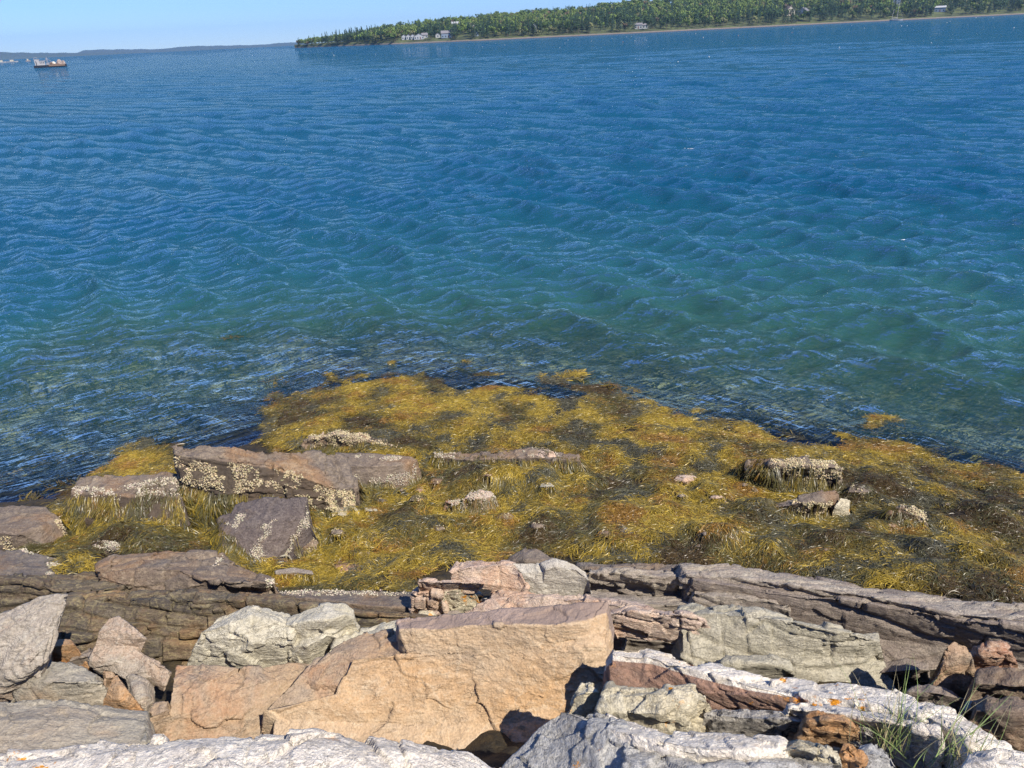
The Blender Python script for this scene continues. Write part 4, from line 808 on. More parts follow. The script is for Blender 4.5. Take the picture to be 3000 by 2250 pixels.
DRAPE = {'slabA': [(505,1400),(560,1425),(620,1440),(700,1446),(820,1452),(930,1490),(990,1500),(960,1580),(530,1590)],
 'leftblock': [(170,1448),(300,1452),(400,1440),(470,1400),(500,1440),(600,1480),(600,1640),(170,1620)],
 'tilted': [(620,1540),(690,1575),(715,1610),(760,1650),(790,1670),(620,1680)],
 'tiltedweedy': [(600,1490),(720,1560),(800,1700),(600,1700)],
 'ridgea': [(1260,1332),(1430,1336),(1560,1346),(1720,1338),(1720,1420),(1260,1420)],
 'backbarn': [(880,1300),(960,1296),(1010,1310),(1060,1290),(1100,1306),(1170,1318),(1170,1340),(880,1340)],
 'rightlong': [(2180,1340),(2270,1340),(2285,1400),(2330,1392),(2420,1400),(2420,1440),(2180,1440)],
 'wedge': [(2230,1480),(2300,1485),(2340,1500),(2430,1500),(2430,1530),(2230,1530)],
 'rightbarn': [(2580,1475),(2630,1490),(2650,1520),(2640,1560),(2580,1560)]}
GOLD, MID, OLIVE, GREY, ORNG, BRN = [np.array(c) for c in ((.46,.325,.042), (.25,.178,.032), (.080,.074,.026), (.145,.135,.085), (.36,.19,.035), (.12,.072,.025))]
PATH = 7
def jitter_px(px, py, X, Y):
    a = fb2(X, Y, 3.0, 3, 40); b = fb2(X, Y, 3.0, 3, 41); c = fb2(X, Y, 11.0, 2, 42)
    return px + a * 60 + c * 25, py + b * 38 + c * 16
def strands(root, dirang, length, width, col0, col1, surf, lift, seed=0, droop=1.0, K=PATH, wander=.5):
    """root (n,2) ; returns vertex array (n,K,2,3) and colours"""
    n = len(root); r = np.random.default_rng(seed)
    X = root[:, 0].copy(); Y = root[:, 1].copy(); ang = dirang.copy(); curl = r.normal(size=n) * wander
    step = length / (K - 1); pts = []
    for k in range(K):
        gx_ = samp(DGX, X, Y); gy_ = samp(DGY, X, Y); g = np.hypot(gx_, gy_)
        z = surf(X, Y); pts.append(np.stack([X, Y, z], 1))
        dx = np.cos(ang) - gx_ * 1.3 * droop; dy = np.sin(ang) - gy_ * 1.3 * droop; L = np.maximum(np.hypot(dx, dy), 1e-6)
        st = step / np.sqrt(1 + np.minimum(g, 4) ** 2)
        X = X + dx / L * st; Y = Y + dy / L * st; ang = ang + curl * .35 + r.normal(size=n) * .12
    Pn = np.stack(pts, 1)
    s = np.linspace(0, 1, K)
    Pn[:, :, 2] += lift[:, None] * np.sin(s * math.pi * .9 + .15)[None]
    d = np.gradient(Pn, axis=1); d[:, :, 2] *= .3; side = np.stack([-d[:, :, 1], d[:, :, 0], np.zeros((n, K))], 2)
    side /= np.maximum(np.linalg.norm(side, axis=2, keepdims=True), 1e-9); side[:, :, 2] += r.normal(size=(n, 1)) * .55
    prof = np.interp(s, [0, .2, .6, .85, 1], [.35, .7, .9, 1.15, .25])[None, :, None] * width[:, None, None] * .5
    V = np.stack([Pn - side * prof, Pn + side * prof], 2)
    f = (s ** .8)[None, :, None]; C = col0[:, None] * (1 - f) + col1[:, None] * f
    C = np.repeat(C[:, :, None, :], 2, 2)
    return V, C
def strand_faces(n, K):
    b = np.arange(n)[:, None] * K * 2 + np.arange(K - 1)[None] * 2; b = b.ravel()
    return np.stack([b, b + 1, b + 3, b + 2], 1)
t = NT('rockweed'); v = t.pos(); c = t.attr('col', True); n1 = t.noise(v, 60, 3, .6)
g = t.math('ADD', .6, t.math('MULTIPLY', n1, .8)); gg = t.n('ShaderNodeCombineColor')
for i in range(3): t.l(g, gg.inputs[i])
cc = t.mix(1.0, c, gg.outputs[0], 'MULTIPLY')
b = t.bsdf(cc, .36, None, .5)
trl = t.n('ShaderNodeBsdfTranslucent'); t.l(cc, trl.inputs[0]); mx = t.n('ShaderNodeMixShader'); mx.inputs[0].default_value = .18
t.l(b.outputs[0], mx.inputs[1]); t.l(trl.outputs[0], mx.inputs[2]); t.l(mx.outputs[0], t.out.inputs[0])
M_weed = t.m
def palette(X, Y, n, r, dark=0.0):
    a = fb2(X, Y, 1.9, 3, 50) * 1.15 + r.normal(size=n) * .16; b = fb2(X, Y, 2.6, 3, 51) * 1.1 + r.normal(size=n) * .16
    xr = X / 6.0
    tip = MID[None] + 0 * X[:, None]
    def put(m, c): tip[m] = c
    put(a > .0, GOLD); put(b > .50 - .14 * np.clip(xr, 0, 1), ORNG); put(a < -.32, OLIVE * 1.5); put(b < -.36, GREY * .8); put((a < -.55), BRN * .8)
    tip = tip * (0.65 + .7 * r.random((n, 1))) * (1 - dark)
    root_ = OLIVE[None] * (.5 + .8 * r.random((n, 1))) * .6 + tip * .4
    return root_, tip
# tufts over the whole bed
r = np.random.default_rng(3)
NT_ = 36000
bx0, bx1, by0, by1 = -5.2, 7.4, 3.3, 9.9
tx = r.uniform(bx0, bx1, NT_ * 3); ty = r.uniform(by0, by1, NT_ * 3)
tz = np.maximum(near(H, tx, ty), 0.0); px, py = proj(np.stack([tx, ty, tz], 1)); jx, jy = jitter_px(px, py, tx, ty)
upper = py < 1330
ok = np.where(upper, inpoly(jx, jy, MAT), inpoly(px, py, MAT))
rid = near(ID, tx, ty)
bare = rid >= 0
for key, poly in DRAPE.items():
    if False: bare &= ~((rid == KEYS.index(key)) & inpoly(px, py, poly))
small = np.array([k[0] in 'sn' and k[1:].isdigit() or k in ('midbarn', 'midred') for k in KEYS] + [False])
bare &= ~(small[rid] & (r.random(len(tx)) < .25))
ok &= ~bare & (px > -250) & (px < 3250)
hole = fb2(tx, ty, 3.2, 3, 44); ok &= ~((hole > .50) & (r.random(len(tx)) < .93))
# floating fringe thins out over the water
gz = samp(G0, tx, ty)
ok &= ~((gz < -.16) & (r.random(len(tx)) < .35))
tx, ty, rid, gz = tx[ok], ty[ok], rid[ok], gz[ok]
n_t = len(tx); per = 13
flow = fb2(tx, ty, .55, 2, 60) * 2.6 + np.where(gz < .1, R(172), R(150)) + r.normal(size=n_t) * .45
dens = np.full(n_t, per)
ti = np.repeat(np.arange(n_t), dens); N_s = len(ti)
rad = r.uniform(0, .035, N_s); pa = r.uniform(0, 6.28, N_s)
root = np.stack([tx[ti] + rad * np.cos(pa), ty[ti] + rad * np.sin(pa)], 1)
ang = flow[ti] + r.normal(size=N_s) * .72
tuft_root, tuft_tip = palette(tx, ty, n_t, r)
gxm = np.hypot(samp(DGX, tx, ty), samp(DGY, tx, ty))
dk = np.where(gxm > .55, .55, 1.0)[:, None]
tuft_tip = np.where(r.random((n_t, 1)) < np.clip(gxm[:, None] - .15, 0, .7), OLIVE * 1.4 + GREY * .3, tuft_tip)
length = r.uniform(.05, .145, N_s) * np.where(gxm[ti] > .5, 1.35, 1.0); width = r.uniform(.0022, .0042, N_s)
cj = (.7 + .6 * r.random((N_s, 1)))
surf = lambda X_, Y_: np.maximum(np.maximum(samp(HS, X_, Y_), near(H, X_, Y_) - .03), 0.004) + .004
lift = r.uniform(.002, .018, N_s) * np.where(gz[ti] < .02, .35, 1)
V, C = strands(root, ang, length, width, tuft_root[ti] * cj, tuft_tip[ti] * cj, surf, lift, 1, wander=1.0)
onrock = np.zeros(N_s, np.int32) - 1
for key in DRAPE: onrock[rid[ti] == KEYS.index(key)] = KEYS.index(key)
def put_weed(name, sel, parent=None, kind='stuff', **kw):
    n = int(sel.sum())
    if n == 0: return None
    o, _ = mesh(name, V[sel].reshape(-1, 3), strand_faces(n, PATH), M_weed, parent=parent, colors=C[sel].reshape(-1, 3), smooth=True)
    tag(o, kind=kind, **kw); return o
put_weed('seaweed', onrock < 99999, label='golden brown rockweed matted over the low shore', cat='seaweed')
# curtains hanging on the steep stone faces
def curtain(key, n, lo=.10, hi=.28):
    o_, V_, N_ = RK[key]; a, b = proj(V_); view = CAM - V_; m = inpoly(a, b, DRAPE[key]) & ((N_ * view).sum(1) > 0) & (V_[:, 2] > .02)
    m &= fb2(V_[:, 0], V_[:, 2], 5.0, 2, 97) > -.30
    idx = np.nonzero(m)[0]
    if len(idx) < 4: return
    q = np.random.default_rng(len(idx)); ii = q.choice(idx, n); P0 = V_[ii] + N_[ii] * .008 + q.normal(size=(n, 3)) * .01
    L = q.uniform(lo, hi, n) * (.75 + .9 * fb2(P0[:, 0], P0[:, 1], 7.0, 2, 98)).clip(.3, 1.5); s = np.linspace(0, 1, PATH)[None, :, None]
    D = N_[ii] * .22 + np.array([0, -.10, -1.0]); D[:, 0] += .35 * fb2(P0[:, 0], P0[:, 1] + P0[:, 2], 3, 2, 95) + q.normal(size=n) * .28 + .5 * fb2(P0[:, 0] * 1.0, P0[:, 2], 9.0, 2, 96)
    out_ = N_[ii] * np.array([1, 1, 0]); Pn = P0[:, None] + D[:, None] * s * L[:, None, None] + out_[:, None] * (.05 * np.sin(s * 2.6))
    g = samp(G0, Pn[:, :, 0].ravel(), Pn[:, :, 1].ravel()).reshape(n, PATH) + .015; Pn[:, :, 2] = np.maximum(Pn[:, :, 2], g)
    side = np.stack([np.ones((n, PATH)), q.normal(size=(n, 1)) * .5 + np.zeros((n, PATH)), np.zeros((n, PATH))], 2)
    pr = np.interp(np.linspace(0, 1, PATH), [0, .2, .7, .9, 1], [.4, .8, 1, 1.1, .3])[None, :, None] * q.uniform(.0032, .0060, n)[:, None, None] * .5
    c0, c1 = palette(P0[:, 0] * 2, P0[:, 2] * 3, n, q); gold = (q.random(n) < .35)[:, None]; c1 = np.where(gold, c1, OLIVE * 1.9 * q.uniform(.5, 1.3, (n, 1)))
    f = s ** .8; Cc = c0[:, None] * (1 - f) + c1[:, None] * f; Cc = np.repeat(Cc[:, :, None], 2, 2)
    w_, _ = mesh('seaweed', np.stack([Pn - side * pr, Pn + side * pr], 2).reshape(-1, 3), strand_faces(n, PATH), M_weed, parent=o_, colors=Cc.reshape(-1, 3)); tag(w_, kind='stuff')
for key, n_ in (('slabA', 8500), ('leftblock', 5200), ('tilted', 3200), ('tiltedweedy', 1800), ('ridgea', 4200), ('backbarn', 700), ('rightlong', 2200), ('wedge', 900), ('rightbarn', 1200)): curtain(key, n_)
# drowned weed in the shallows on the left and just off the mat
SUB = [([(-200,1180),(170,1185),(230,1240),(120,1262),(-200,1260)], .55, -.05, 220), ([(-200,1290),(200,1330),(330,1290),(520,1330),(420,1420),(230,1440),(150,1500),(-200,1500)], .9, -.05, 900),
       ([(230,1240),(330,1230),(360,1300),(250,1320)], .5, -.08, 120), ([(640,985),(760,975),(720,1040),(600,1085),(560,1050)], .6, -.10, 300), ([(970,950),(1090,940),(1080,985),(960,1010)], .6, -.12, 160),
       ([(760,1130),(960,1060),(1020,1100),(900,1150),(780,1190),(560,1220),(600,1180)], .8, -.06, 420), ([(1480,1090),(1700,1110),(1860,1150),(2060,1190),(2300,1230),(2480,1240),(2560,1220),(2640,1240),(2900,1320),(3150,1400),(3150,1460),(2600,1300),(2300,1300),(1900,1200),(1480,1130)], .8, -.05, 1300),
       ([(350,1150),(520,1120),(700,1190),(760,1240),(700,1290),(480,1290),(400,1230)], .5, -.14, 300), ([(1740,1130),(1810,1120),(1860,1190),(1800,1190)], .2, -.01, 90), ([(540,1300),(480,1310),(400,1370),(380,1400),(500,1400)], .1, -.01, 200), ([(1640,1105),(1700,1098),(1690,1140),(1600,1130)], .2, -.01, 60), ([(200,1140),(400,1150),(420,1190),(260,1200)], .6, -.12, 90)]
VV = []; CC = []
for (poly, dark, zt, cnt) in SUB:
    pa_ = np.array(poly, float); xs = r.uniform(pa_[:, 0].min(), pa_[:, 0].max(), cnt * 3); ys = r.uniform(pa_[:, 1].min(), pa_[:, 1].max(), cnt * 3)
    m = inpoly(xs, ys, poly); xs, ys = xs[m][:cnt], ys[m][:cnt]; p = at(xs, ys, zt)
    pat = fb2(p[:, 0], p[:, 1], 2.4, 2, 70) > -.05; p = p[pat]; n = len(p)
    if not n: continue
    ti2 = np.repeat(np.arange(n), 12); ns_ = len(ti2)
    rt = p[ti2, :2] + r.normal(size=(ns_, 2)) * .03
    an = (fb2(p[:, 0], p[:, 1], .8, 2, 71) * 2.5 + R(165))[ti2] + r.normal(size=ns_) * .6
    gz2 = samp(G0, rt[:, 0], rt[:, 1]); c0, c1 = palette(p[:, 0], p[:, 1], n, r); c1 = c1 * (1 - dark * .55) + np.array([.05, .035, .03]) * dark * .3
    zz = np.minimum(np.maximum(zt - r.uniform(0, .10 if zt < -.03 else .0, ns_), gz2 + .025), -.012)
    Vs, Cs = strands(rt, an, r.uniform(.1, .26, ns_), r.uniform(.006, .011, ns_), c0[ti2], c1[ti2] * (.7 + .6 * r.random((ns_, 1))), lambda X_, Y_: zz, r.uniform(0, .02, ns_), 9, droop=0)
    VV.append(Vs.reshape(-1, 3)); CC.append(Cs.reshape(-1, 3))
VV = np.concatenate(VV); CC = np.concatenate(CC)
o, _ = mesh('drowned_seaweed', VV, strand_faces(len(VV) // (PATH * 2), PATH), M_weed, colors=CC); tag(o, 'dark rockweed swaying just under the clear shallow water', 'seaweed', kind='stuff')
# pale stones under the shallow water at left
for k, (x, y, s, zb, lb) in enumerate([(165,1115,95,-.30,'large pale stone seen blurred under the clear water at left'), (470,1030,70,-.35,'greenish sunken stone beside the drowned dark weed'), (880,1040,110,-.34,'long yellowish sunken stone off the weed bed'),
      (480,1085,50,-.3,'small sunken stone below the greenish one'), (1650,1160,110,-.2,'mossy sunken rock off the upper edge of the weed bed'), (60,1390,60,-.12,'reddish stone just awash by the left edge'), (300,1340,45,-.15,'sunken brown stone in the shallows above the left block')]):
    Rk('u%d' % k, lb, [[(x - s*.7, y - s*.22, zb), (x + s*.5, y - s*.25, zb)], [(x - s, y, zb), (x, y, zb + .03), (x + s, y, zb)], [(x - s*.8, y + s*.2, zb - .06), (x + s*.8, y + s*.2, zb - .06)]], 'green' if k != 5 else 'rust', t=.3, res=.02, amp=.03)

# ------------------------------------------------------------------ barnacles
t = NT('barnacle_shell'); t.bsdf(t.attr('col', True), .75); M_barn = t.m
def barnacles(key, polys, n, size=.009, tone=(.66, .58, .42)):
    n = int(n * 2.4)
    o, V_, N_ = RK[key]; px, py = proj(V_); view = CAM - V_; view /= np.linalg.norm(view, axis=1)[:, None]
    m = np.zeros(len(V_), bool)
    for poly in polys: m |= inpoly(px + fb2(V_[:, 0], V_[:, 1], 14, 2, 80) * 14, py + fb2(V_[:, 2], V_[:, 1], 14, 2, 81) * 12, poly)
    m &= ((N_ * view).sum(1) > .05) & (fbm(V_ * 9, 2, 90) > -.12)
    idx = np.nonzero(m)[0]
    if len(idx) < 5: print('no barnacle room', key); return
    rb = np.random.default_rng(len(idx)); ii = rb.choice(idx, n, replace=n > len(idx))
    P0 = V_[ii] + rb.normal(size=(n, 3)) * .006; Nn = N_[ii] + rb.normal(size=(n, 3)) * .25; Nn /= np.linalg.norm(Nn, axis=1)[:, None]
    a = np.cross(Nn, np.array([.3, .9, .1])); a /= np.linalg.norm(a, axis=1)[:, None]; b_ = np.cross(Nn, a)
    S = size * .42 * rb.lognormal(0, .35, n)
    rings = []
    for (rf, hf) in ((1.0, -.3), (.72, .75), (.35, .95), (.2, .55)):
        for q in range(6):
            an = q * math.pi / 3; rings.append(P0 + (a * math.cos(an) + b_ * math.sin(an)) * (S * rf)[:, None] + Nn * (S * hf)[:, None])
    VB = np.stack(rings, 1).reshape(-1, 3)
    f = []
    for l in range(3):
        for q in range(6): f.append([l * 6 + q, l * 6 + (q + 1) % 6, l * 6 + 6 + (q + 1) % 6, l * 6 + 6 + q])
    f.append([18, 19, 20, 21]); f.append([18, 21, 22, 23])
    FB = (np.arange(n)[:, None, None] * 24 + np.array(f)[None]).reshape(-1, 4)
    base = np.array(tone)[None] * rb.uniform(.7, 1.25, (n, 1)) + rb.normal(size=(n, 3)) * .02
    CB = np.repeat(base[:, None], 24, 1); CB[:, 18:] *= .25
    q, _ = mesh('barnacles', VB, FB, M_barn, parent=o, colors=np.clip(CB, 0, .9).reshape(-1, 3), smooth=False); tag(q, kind='stuff')
CR_ = (.52, .43, .26); WH = (.50, .44, .33)
barnacles('slabA', [[(515,1345),(620,1350),(700,1362),(790,1400),(820,1425),(720,1440),(540,1430)], [(805,1375),(880,1390),(960,1425),(1000,1440),(990,1480),(930,1500),(860,1460),(805,1440)], [(930,1420),(1040,1440),(1040,1530),(960,1510)]], 2600, .010, CR_)
barnacles('slabB', [[(1040,1330),(1180,1338),(1180,1346),(1040,1340)], [(990,1385),(1100,1395),(1190,1385),(1222,1348),(1218,1390),(1190,1420),(1000,1415)]], 620, .009, WH)
barnacles('tilted', [[(745,1590),(770,1550),(800,1515),(812,1518),(790,1560),(765,1600)], [(730,1590),(760,1600),(780,1640),(800,1662),(760,1655),(735,1620)], [(800,1660),(840,1600),(900,1500),(906,1470),(900,1540),(850,1610)], [(665,1540),(700,1500),(720,1510),(700,1550)]], 800, .008, WH)
barnacles('leftblock', [[(205,1430),(300,1436),(350,1442),(360,1462),(210,1456)], [(340,1440),(470,1395),(530,1390),(525,1445),(420,1452)]], 700, .010, WH)
barnacles('edgebrown', [[(160,1530),(190,1530),(205,1590),(185,1590)], [(-100,1570),(30,1570),(60,1615),(-100,1615)]], 300, .010, CR_)
barnacles('edgeslab', [[(60,1608),(200,1612),(210,1632),(60,1622)], [(140,1636),(195,1640),(185,1670),(155,1690),(140,1690)]], 380, .009, WH)
barnacles('smallbarn', [[(260,1600),(290,1580),(350,1582),(375,1610),(370,1630),(330,1610),(290,1615),(280,1640),(262,1632)]], 360, .008, WH)
barnacles('backbarn', [[(900,1270),(1000,1255),(1080,1268),(1170,1312),(1120,1318),(1000,1300),(900,1296)]], 1500, .010, CR_)
barnacles('darkslab', [[(635,1620),(690,1640),(680,1665),(630,1660)], [(780,1700),(806,1690),(810,1730),(785,1745)]], 160, .009, WH)
barnacles('bandlow', [[(760,1728),(1260,1730),(1260,1742),(760,1742)]], 480, .008, WH)
barnacles('ridgea', [[(1270,1322),(1330,1322),(1330,1345),(1270,1345)], [(1540,1310),(1640,1312),(1640,1336),(1540,1336)]], 380, .009, WH)
barnacles('midbarn', [[(1340,1425),(1470,1425),(1470,1500),(1340,1500)]], 380, .009, WH)
barnacles('midred', [[(1290,1450),(1360,1450),(1360,1480),(1290,1480)]], 90, .008, WH)
barnacles('rightlong', [[(2250,1340),(2470,1345),(2470,1420),(2400,1400),(2280,1385),(2250,1375)]], 1500, .011, CR_)
barnacles('wedge', [[(2330,1470),(2440,1465),(2430,1510),(2330,1505)]], 500, .011, CR_)
barnacles('rightbarn', [[(2640,1480),(2720,1470),(2720,1560),(2640,1550)]], 500, .011, CR_)
for k in ['s%d' % q for q in (4, 7, 8, 9, 12, 13, 15)] + ['n%d' % q for q in range(34)]:
    o_, V_, N_ = RK[k]; a, b = proj(V_); barnacles(k, [[(a.min() - 5, b.min() - 5), (a.max() + 5, b.min() - 5), (a.max() + 5, b.max()), (a.min() - 5, b.max())]], 45 if k[0] == 'n' else 130, .009, CR_)
# ------------------------------------------------------------------ the wooded headland
SH = np.array([(860,139,1050),(905,137,1020),(1050,133,900),(1150,131,820),(1300,123,780),(1400,119,740),(1550,112,740),(1700,106,740),(1850,97,750),(2000,88,770),(2200,78,800),(2400,67,840),(2550,59,870),(2700,51,900),(2850,43,940),(3000,36,980),(3400,18,1080)], float)
RG = np.array([(860,141),(905,129),(940,116),(1000,106),(1050,98),(1100,84),(1200,70),(1300,58),(1500,44),(1700,28),(1850,12),(1950,8),(2050,3),(2200,-12),(2500,-36),(2800,-60),(3000,-75),(3400,-90)], float)
hx = np.concatenate([np.linspace(862, 3300, 150)])
sd_ = np.interp(hx, SH[:, 0], SH[:, 2]); sy_ = np.interp(hx, SH[:, 0], SH[:, 1]); ry_ = np.interp(hx, RG[:, 0], RG[:, 1])
hor = 171 - .0476 * hx
def hillpt(px, u):
    """u 0 = waterline, 1 = ridge"""
    d0 = np.interp(px, SH[:, 0], SH[:, 2]); dr = d0 + np.interp(px, [860, 1100, 1500, 3000], [25, 160, 330, 420])
    d = d0 + (dr - d0) * u
    top = np.interp(px, RG[:, 0], RG[:, 1]); horz = 171 - .0476 * px
    zr = CAMZ + (horz - top) / F * dr - 10 * np.clip((px - 860) / 60, .05, 1)
    zr = np.maximum(zr, 1.5)
    prof = np.interp(u, [0, .02, .05, .12, .5, 1, 1.5, 2], [-.4, 1.0, 2.6, 3.8, 0, 0, 0, 0]); up = np.clip((u - .05) / .95, 0, 1)
    z = np.where(u < .12, prof, np.interp(u, [0, .12], [0, 3.5])) * 1.0 + np.maximum(zr - 3.5, 0) * up ** 1.15
    z = np.where(u > 1, zr - (u - 1) * 12, z)
    p = atd(px, np.full_like(px, 500.0), d); p[..., 2] = z
    return p
us = np.concatenate([np.linspace(0, .12, 8), np.linspace(.15, 1.0, 14), [1.3, 1.8, 2.4]])
HXm, USm = np.meshgrid(hx, us); P_ = hillpt(HXm.ravel(), USm.ravel())
P_[:, 2] += fb2(P_[:, 0], P_[:, 1], .03, 3, 4) * np.clip((USm.ravel() - .1) * 6, 0, 1) * 2
t = NT('woodland_floor'); v = t.pos(); n = t.noise(v, .05, 5); z = t.n('ShaderNodeSeparateXYZ'); t.l(v, z.inputs[0])
n2 = t.noise(v, .4, 4); zz_ = t.math('ADD', z.outputs[2], t.math('MULTIPLY', n2, 1.2))
c = t.mix(t.ramp(n, .4, .6), (.05, .06, .025), (.10, .12, .04)); c = t.mix(t.ramp(zz_, 1.9, 1.4), c, (.22, .19, .16)); c = t.mix(t.ramp(zz_, 1.3, .9), c, (.16, .12, .10))
t.bsdf(c, .9)
o, _ = mesh('headland', P_, gridfaces(len(us), len(hx)), t.m); tag(o, kind='structure')
# tree kinds
t = NT('foliage'); c = t.attr('col', True); oi = t.n('ShaderNodeObjectInfo'); hs = t.n('ShaderNodeHueSaturation'); t.l(c, hs.inputs['Color'])
t.l(t.math('ADD', .8, t.math('MULTIPLY', oi.outputs['Random'], .4)), hs.inputs['Value']); t.bsdf(hs.outputs[0], .8, None, .2); M_fol = t.m
def conifer(rg, h=14, r0=2.3, tone=(.032, .060, .034)):
    n = 190; z = h * (.10 + .90 * rg.random(n) ** .9); rad = r0 * (1 - (z / h)) ** .8 * (.35 + .65 * rg.random(n) ** .5) + .12; a = rg.uniform(0, 6.28, n)
    C0 = np.stack([np.cos(a) * rad, np.sin(a) * rad, z], 1); s = (.45 + .55 * (1 - z / h)) * rg.uniform(.6, 1.2, n)
    d1 = np.stack([np.cos(a), np.sin(a), -.35 + 0 * a], 1) * s[:, None]; d2 = np.stack([-np.sin(a), np.cos(a), rg.normal(size=n) * .3], 1) * (s * .55)[:, None]
    V = np.stack([C0 - d1 * .6, C0 + d2, C0 + d1, C0 - d2], 1); V[:, 0, 2] += .25
    col_ = np.array(tone) * rg.uniform(.6, 1.7, (n, 1)); return V, np.repeat(col_[:, None], 4, 1)
def broad(rg, h=12, r0=4.2, tone=(.135, .185, .045)):
    n = 230; nb_ = 9; bc = np.stack([rg.normal(size=nb_) * r0 * .42, rg.normal(size=nb_) * r0 * .42, h * (.5 + .34 * rg.random(nb_))], 1); br = rg.uniform(.34, .55, nb_) * r0
    k = rg.integers(0, nb_, n); u = rg.normal(size=(n, 3)); u /= np.linalg.norm(u, axis=1)[:, None]; C0 = bc[k] + u * br[k][:, None] * rg.uniform(.7, 1.08, (n, 1)); C0[:, 2] = np.maximum(C0[:, 2], h * .12)
    t1 = np.cross(u, rg.normal(size=(n, 3))); t1 /= np.linalg.norm(t1, axis=1)[:, None]; t2 = np.cross(u, t1) + u * .3; s = rg.uniform(.35, .8, (n, 1))
    V = np.stack([C0 - t1 * s, C0 - t2 * s, C0 + t1 * s, C0 + t2 * s], 1)
    tone_k = rg.uniform(.75, 1.3, (nb_, 1)); col_ = np.array(tone) * tone_k[k] * rg.uniform(.75, 1.3, (n, 1)); return V, np.repeat(col_[:, None], 4, 1)
def trunkV(h, r0):
    a = np.arange(6) * math.pi / 3; zs = [0, .4 * h, .8 * h]; rs = [r0, r0 * .7, r0 * .25]
    V = np.array([[[math.cos(x) * q, math.sin(x) * q, zz] for x in a] for zz, q in zip(zs, rs)]).reshape(-1, 3)
    f = [[l * 6 + q, l * 6 + (q + 1) % 6, l * 6 + 6 + (q + 1) % 6, l * 6 + 6 + q] for l in range(2) for q in range(6)]
    return V, np.array(f)
tg = np.random.default_rng(77)
KIND = [(conifer(tg, 15, 2.2), 'spruce', 15), (conifer(tg, 12, 2.6, (.040, .068, .040)), 'spruce', 12), (conifer(tg, 16, 2.0, (.028, .052, .034)), 'spruce', 16),
        (broad(tg, 12, 4.4), 'broadleaf', 12), (broad(tg, 11, 4.0, (.10, .15, .035)), 'broadleaf', 11), (broad(tg, 10, 3.8, (.17, .175, .075)), 'broadleaf', 10), (broad(tg, 13, 3.9, (.05, .085, .035)), 'broadleaf', 13), (broad(tg, 9, 3.4, (.17, .12, .075)), 'broadleaf', 9)]
M_bark = flat('bark', (.16, .12, .09), .9)
def pick(px, u, z):
    f = fb2(np.array([px * .006]), np.array([u * 1.6]), 1.0, 2, 14)[0] + tg.normal() * .22
    if u < .16: con = .62
    elif u > .75: con = .5
    else: con = .34
    con += .25 * math.sin(px * .011)* .5
    if f > .28: con -= .3
    if f < -.2: con += .3
    if tg.random() < con: return tg.choice([0, 1, 2, 6], p=[.34, .22, .28, .16])
    return tg.choice([3, 4, 5, 7], p=[.36, .36, .2, .08])
CLEAR = [(1170, 1262, 0, .20), (1270, 1310, 0, .12), (1340, 1372, 0, .2), (1386, 1402, .1, .2), (1860, 1896, 0, .16), (2290, 2372, .10, .30), (2600, 2640, .16, .4), (2735, 2765, 0, .16)]
proto = {}
def place_tree(kind, p, s, rz, label, group):
    (Vq, Cq), nm, h = KIND[kind]
    if kind not in proto:
        root = bpy.data.objects.new(nm + '_tree', None); root.empty_display_size = 1
        Vf = Vq.reshape(-1, 3); fo = np.arange(len(Vf)).reshape(-1, 4)
        cr, _ = mesh('crown', Vf, fo, M_fol, parent=root, colors=Cq.reshape(-1, 3), smooth=False)
        tv, tf = trunkV(h, .28); tr_, _ = mesh('trunk', tv, tf, M_bark, parent=root)
        proto[kind] = (root, [cr, tr_]); col.objects.link(root)
    else:
        r0_, ch = proto[kind]; root = r0_.copy(); col.objects.link(root)
        for c in ch: q = c.copy(); col.objects.link(q); q.parent = root
    root.location = p; root.scale = (s, s, s * tg.uniform(.9, 1.15)); root.rotation_euler = (0, 0, rz)
    tag(root, label, 'tree', group)
FV = []; FC = []; cnt = 0; placed = []
cand = []
while len(cand) < 6800:
    px = tg.uniform(872, 3260); u = tg.uniform(.03, 1.12)
    if px < 1010 and tg.random() < .45: continue
    if any(a < px < b and c_0 <= u < d_ for a, b, c_0, d_ in CLEAR): continue
    cand.append((px, u))
cand.sort(key=lambda q: q[1])
cp = hillpt(np.array([c[0] for c in cand]), np.array([c[1] for c in cand]))
FRONT = 290
front_left = FRONT
for (px, u), p in zip(cand, cp):
    k = pick(px, u, p[2]); s = tg.uniform(.50, .95) * (1.0 if px > 1000 else .55 + .45 * (px - 860) / 140); rz = tg.uniform(0, 6.28)
    if k in (0, 1, 2): s *= 1.05 if u < .6 else .72
    if front_left > 0 and px < 3010:
        front_left -= 1
        d_ = k in (0, 1, 2)
        place_tree(int(k), p, s, rz, 'narrow dark spruce at the edge of the wood along the far shore' if d_ else 'round leafy tree at the edge of the wood along the far shore', 'spruces along the far shore' if d_ else 'leafy trees along the far shore')
        continue
    (Vq, Cq), nm, h = KIND[k]; c, s_ = math.cos(rz) * s, math.sin(rz) * s
    W_ = np.stack([Vq[..., 0] * c - Vq[..., 1] * s_ + p[0], Vq[..., 0] * s_ + Vq[..., 1] * c + p[1], Vq[..., 2] * s + p[2]], -1)
    FV.append(W_.reshape(-1, 3)); FC.append((Cq * tg.uniform(.75, 1.25)).reshape(-1, 3))
FV = np.concatenate(FV); FC = np.concatenate(FC)
o, _ = mesh('forest', FV, np.arange(len(FV)).reshape(-1, 4), M_fol, colors=FC, smooth=False); tag(o, 'mixed spruce and spring-green wood covering the far headland', 'forest', kind='stuff')

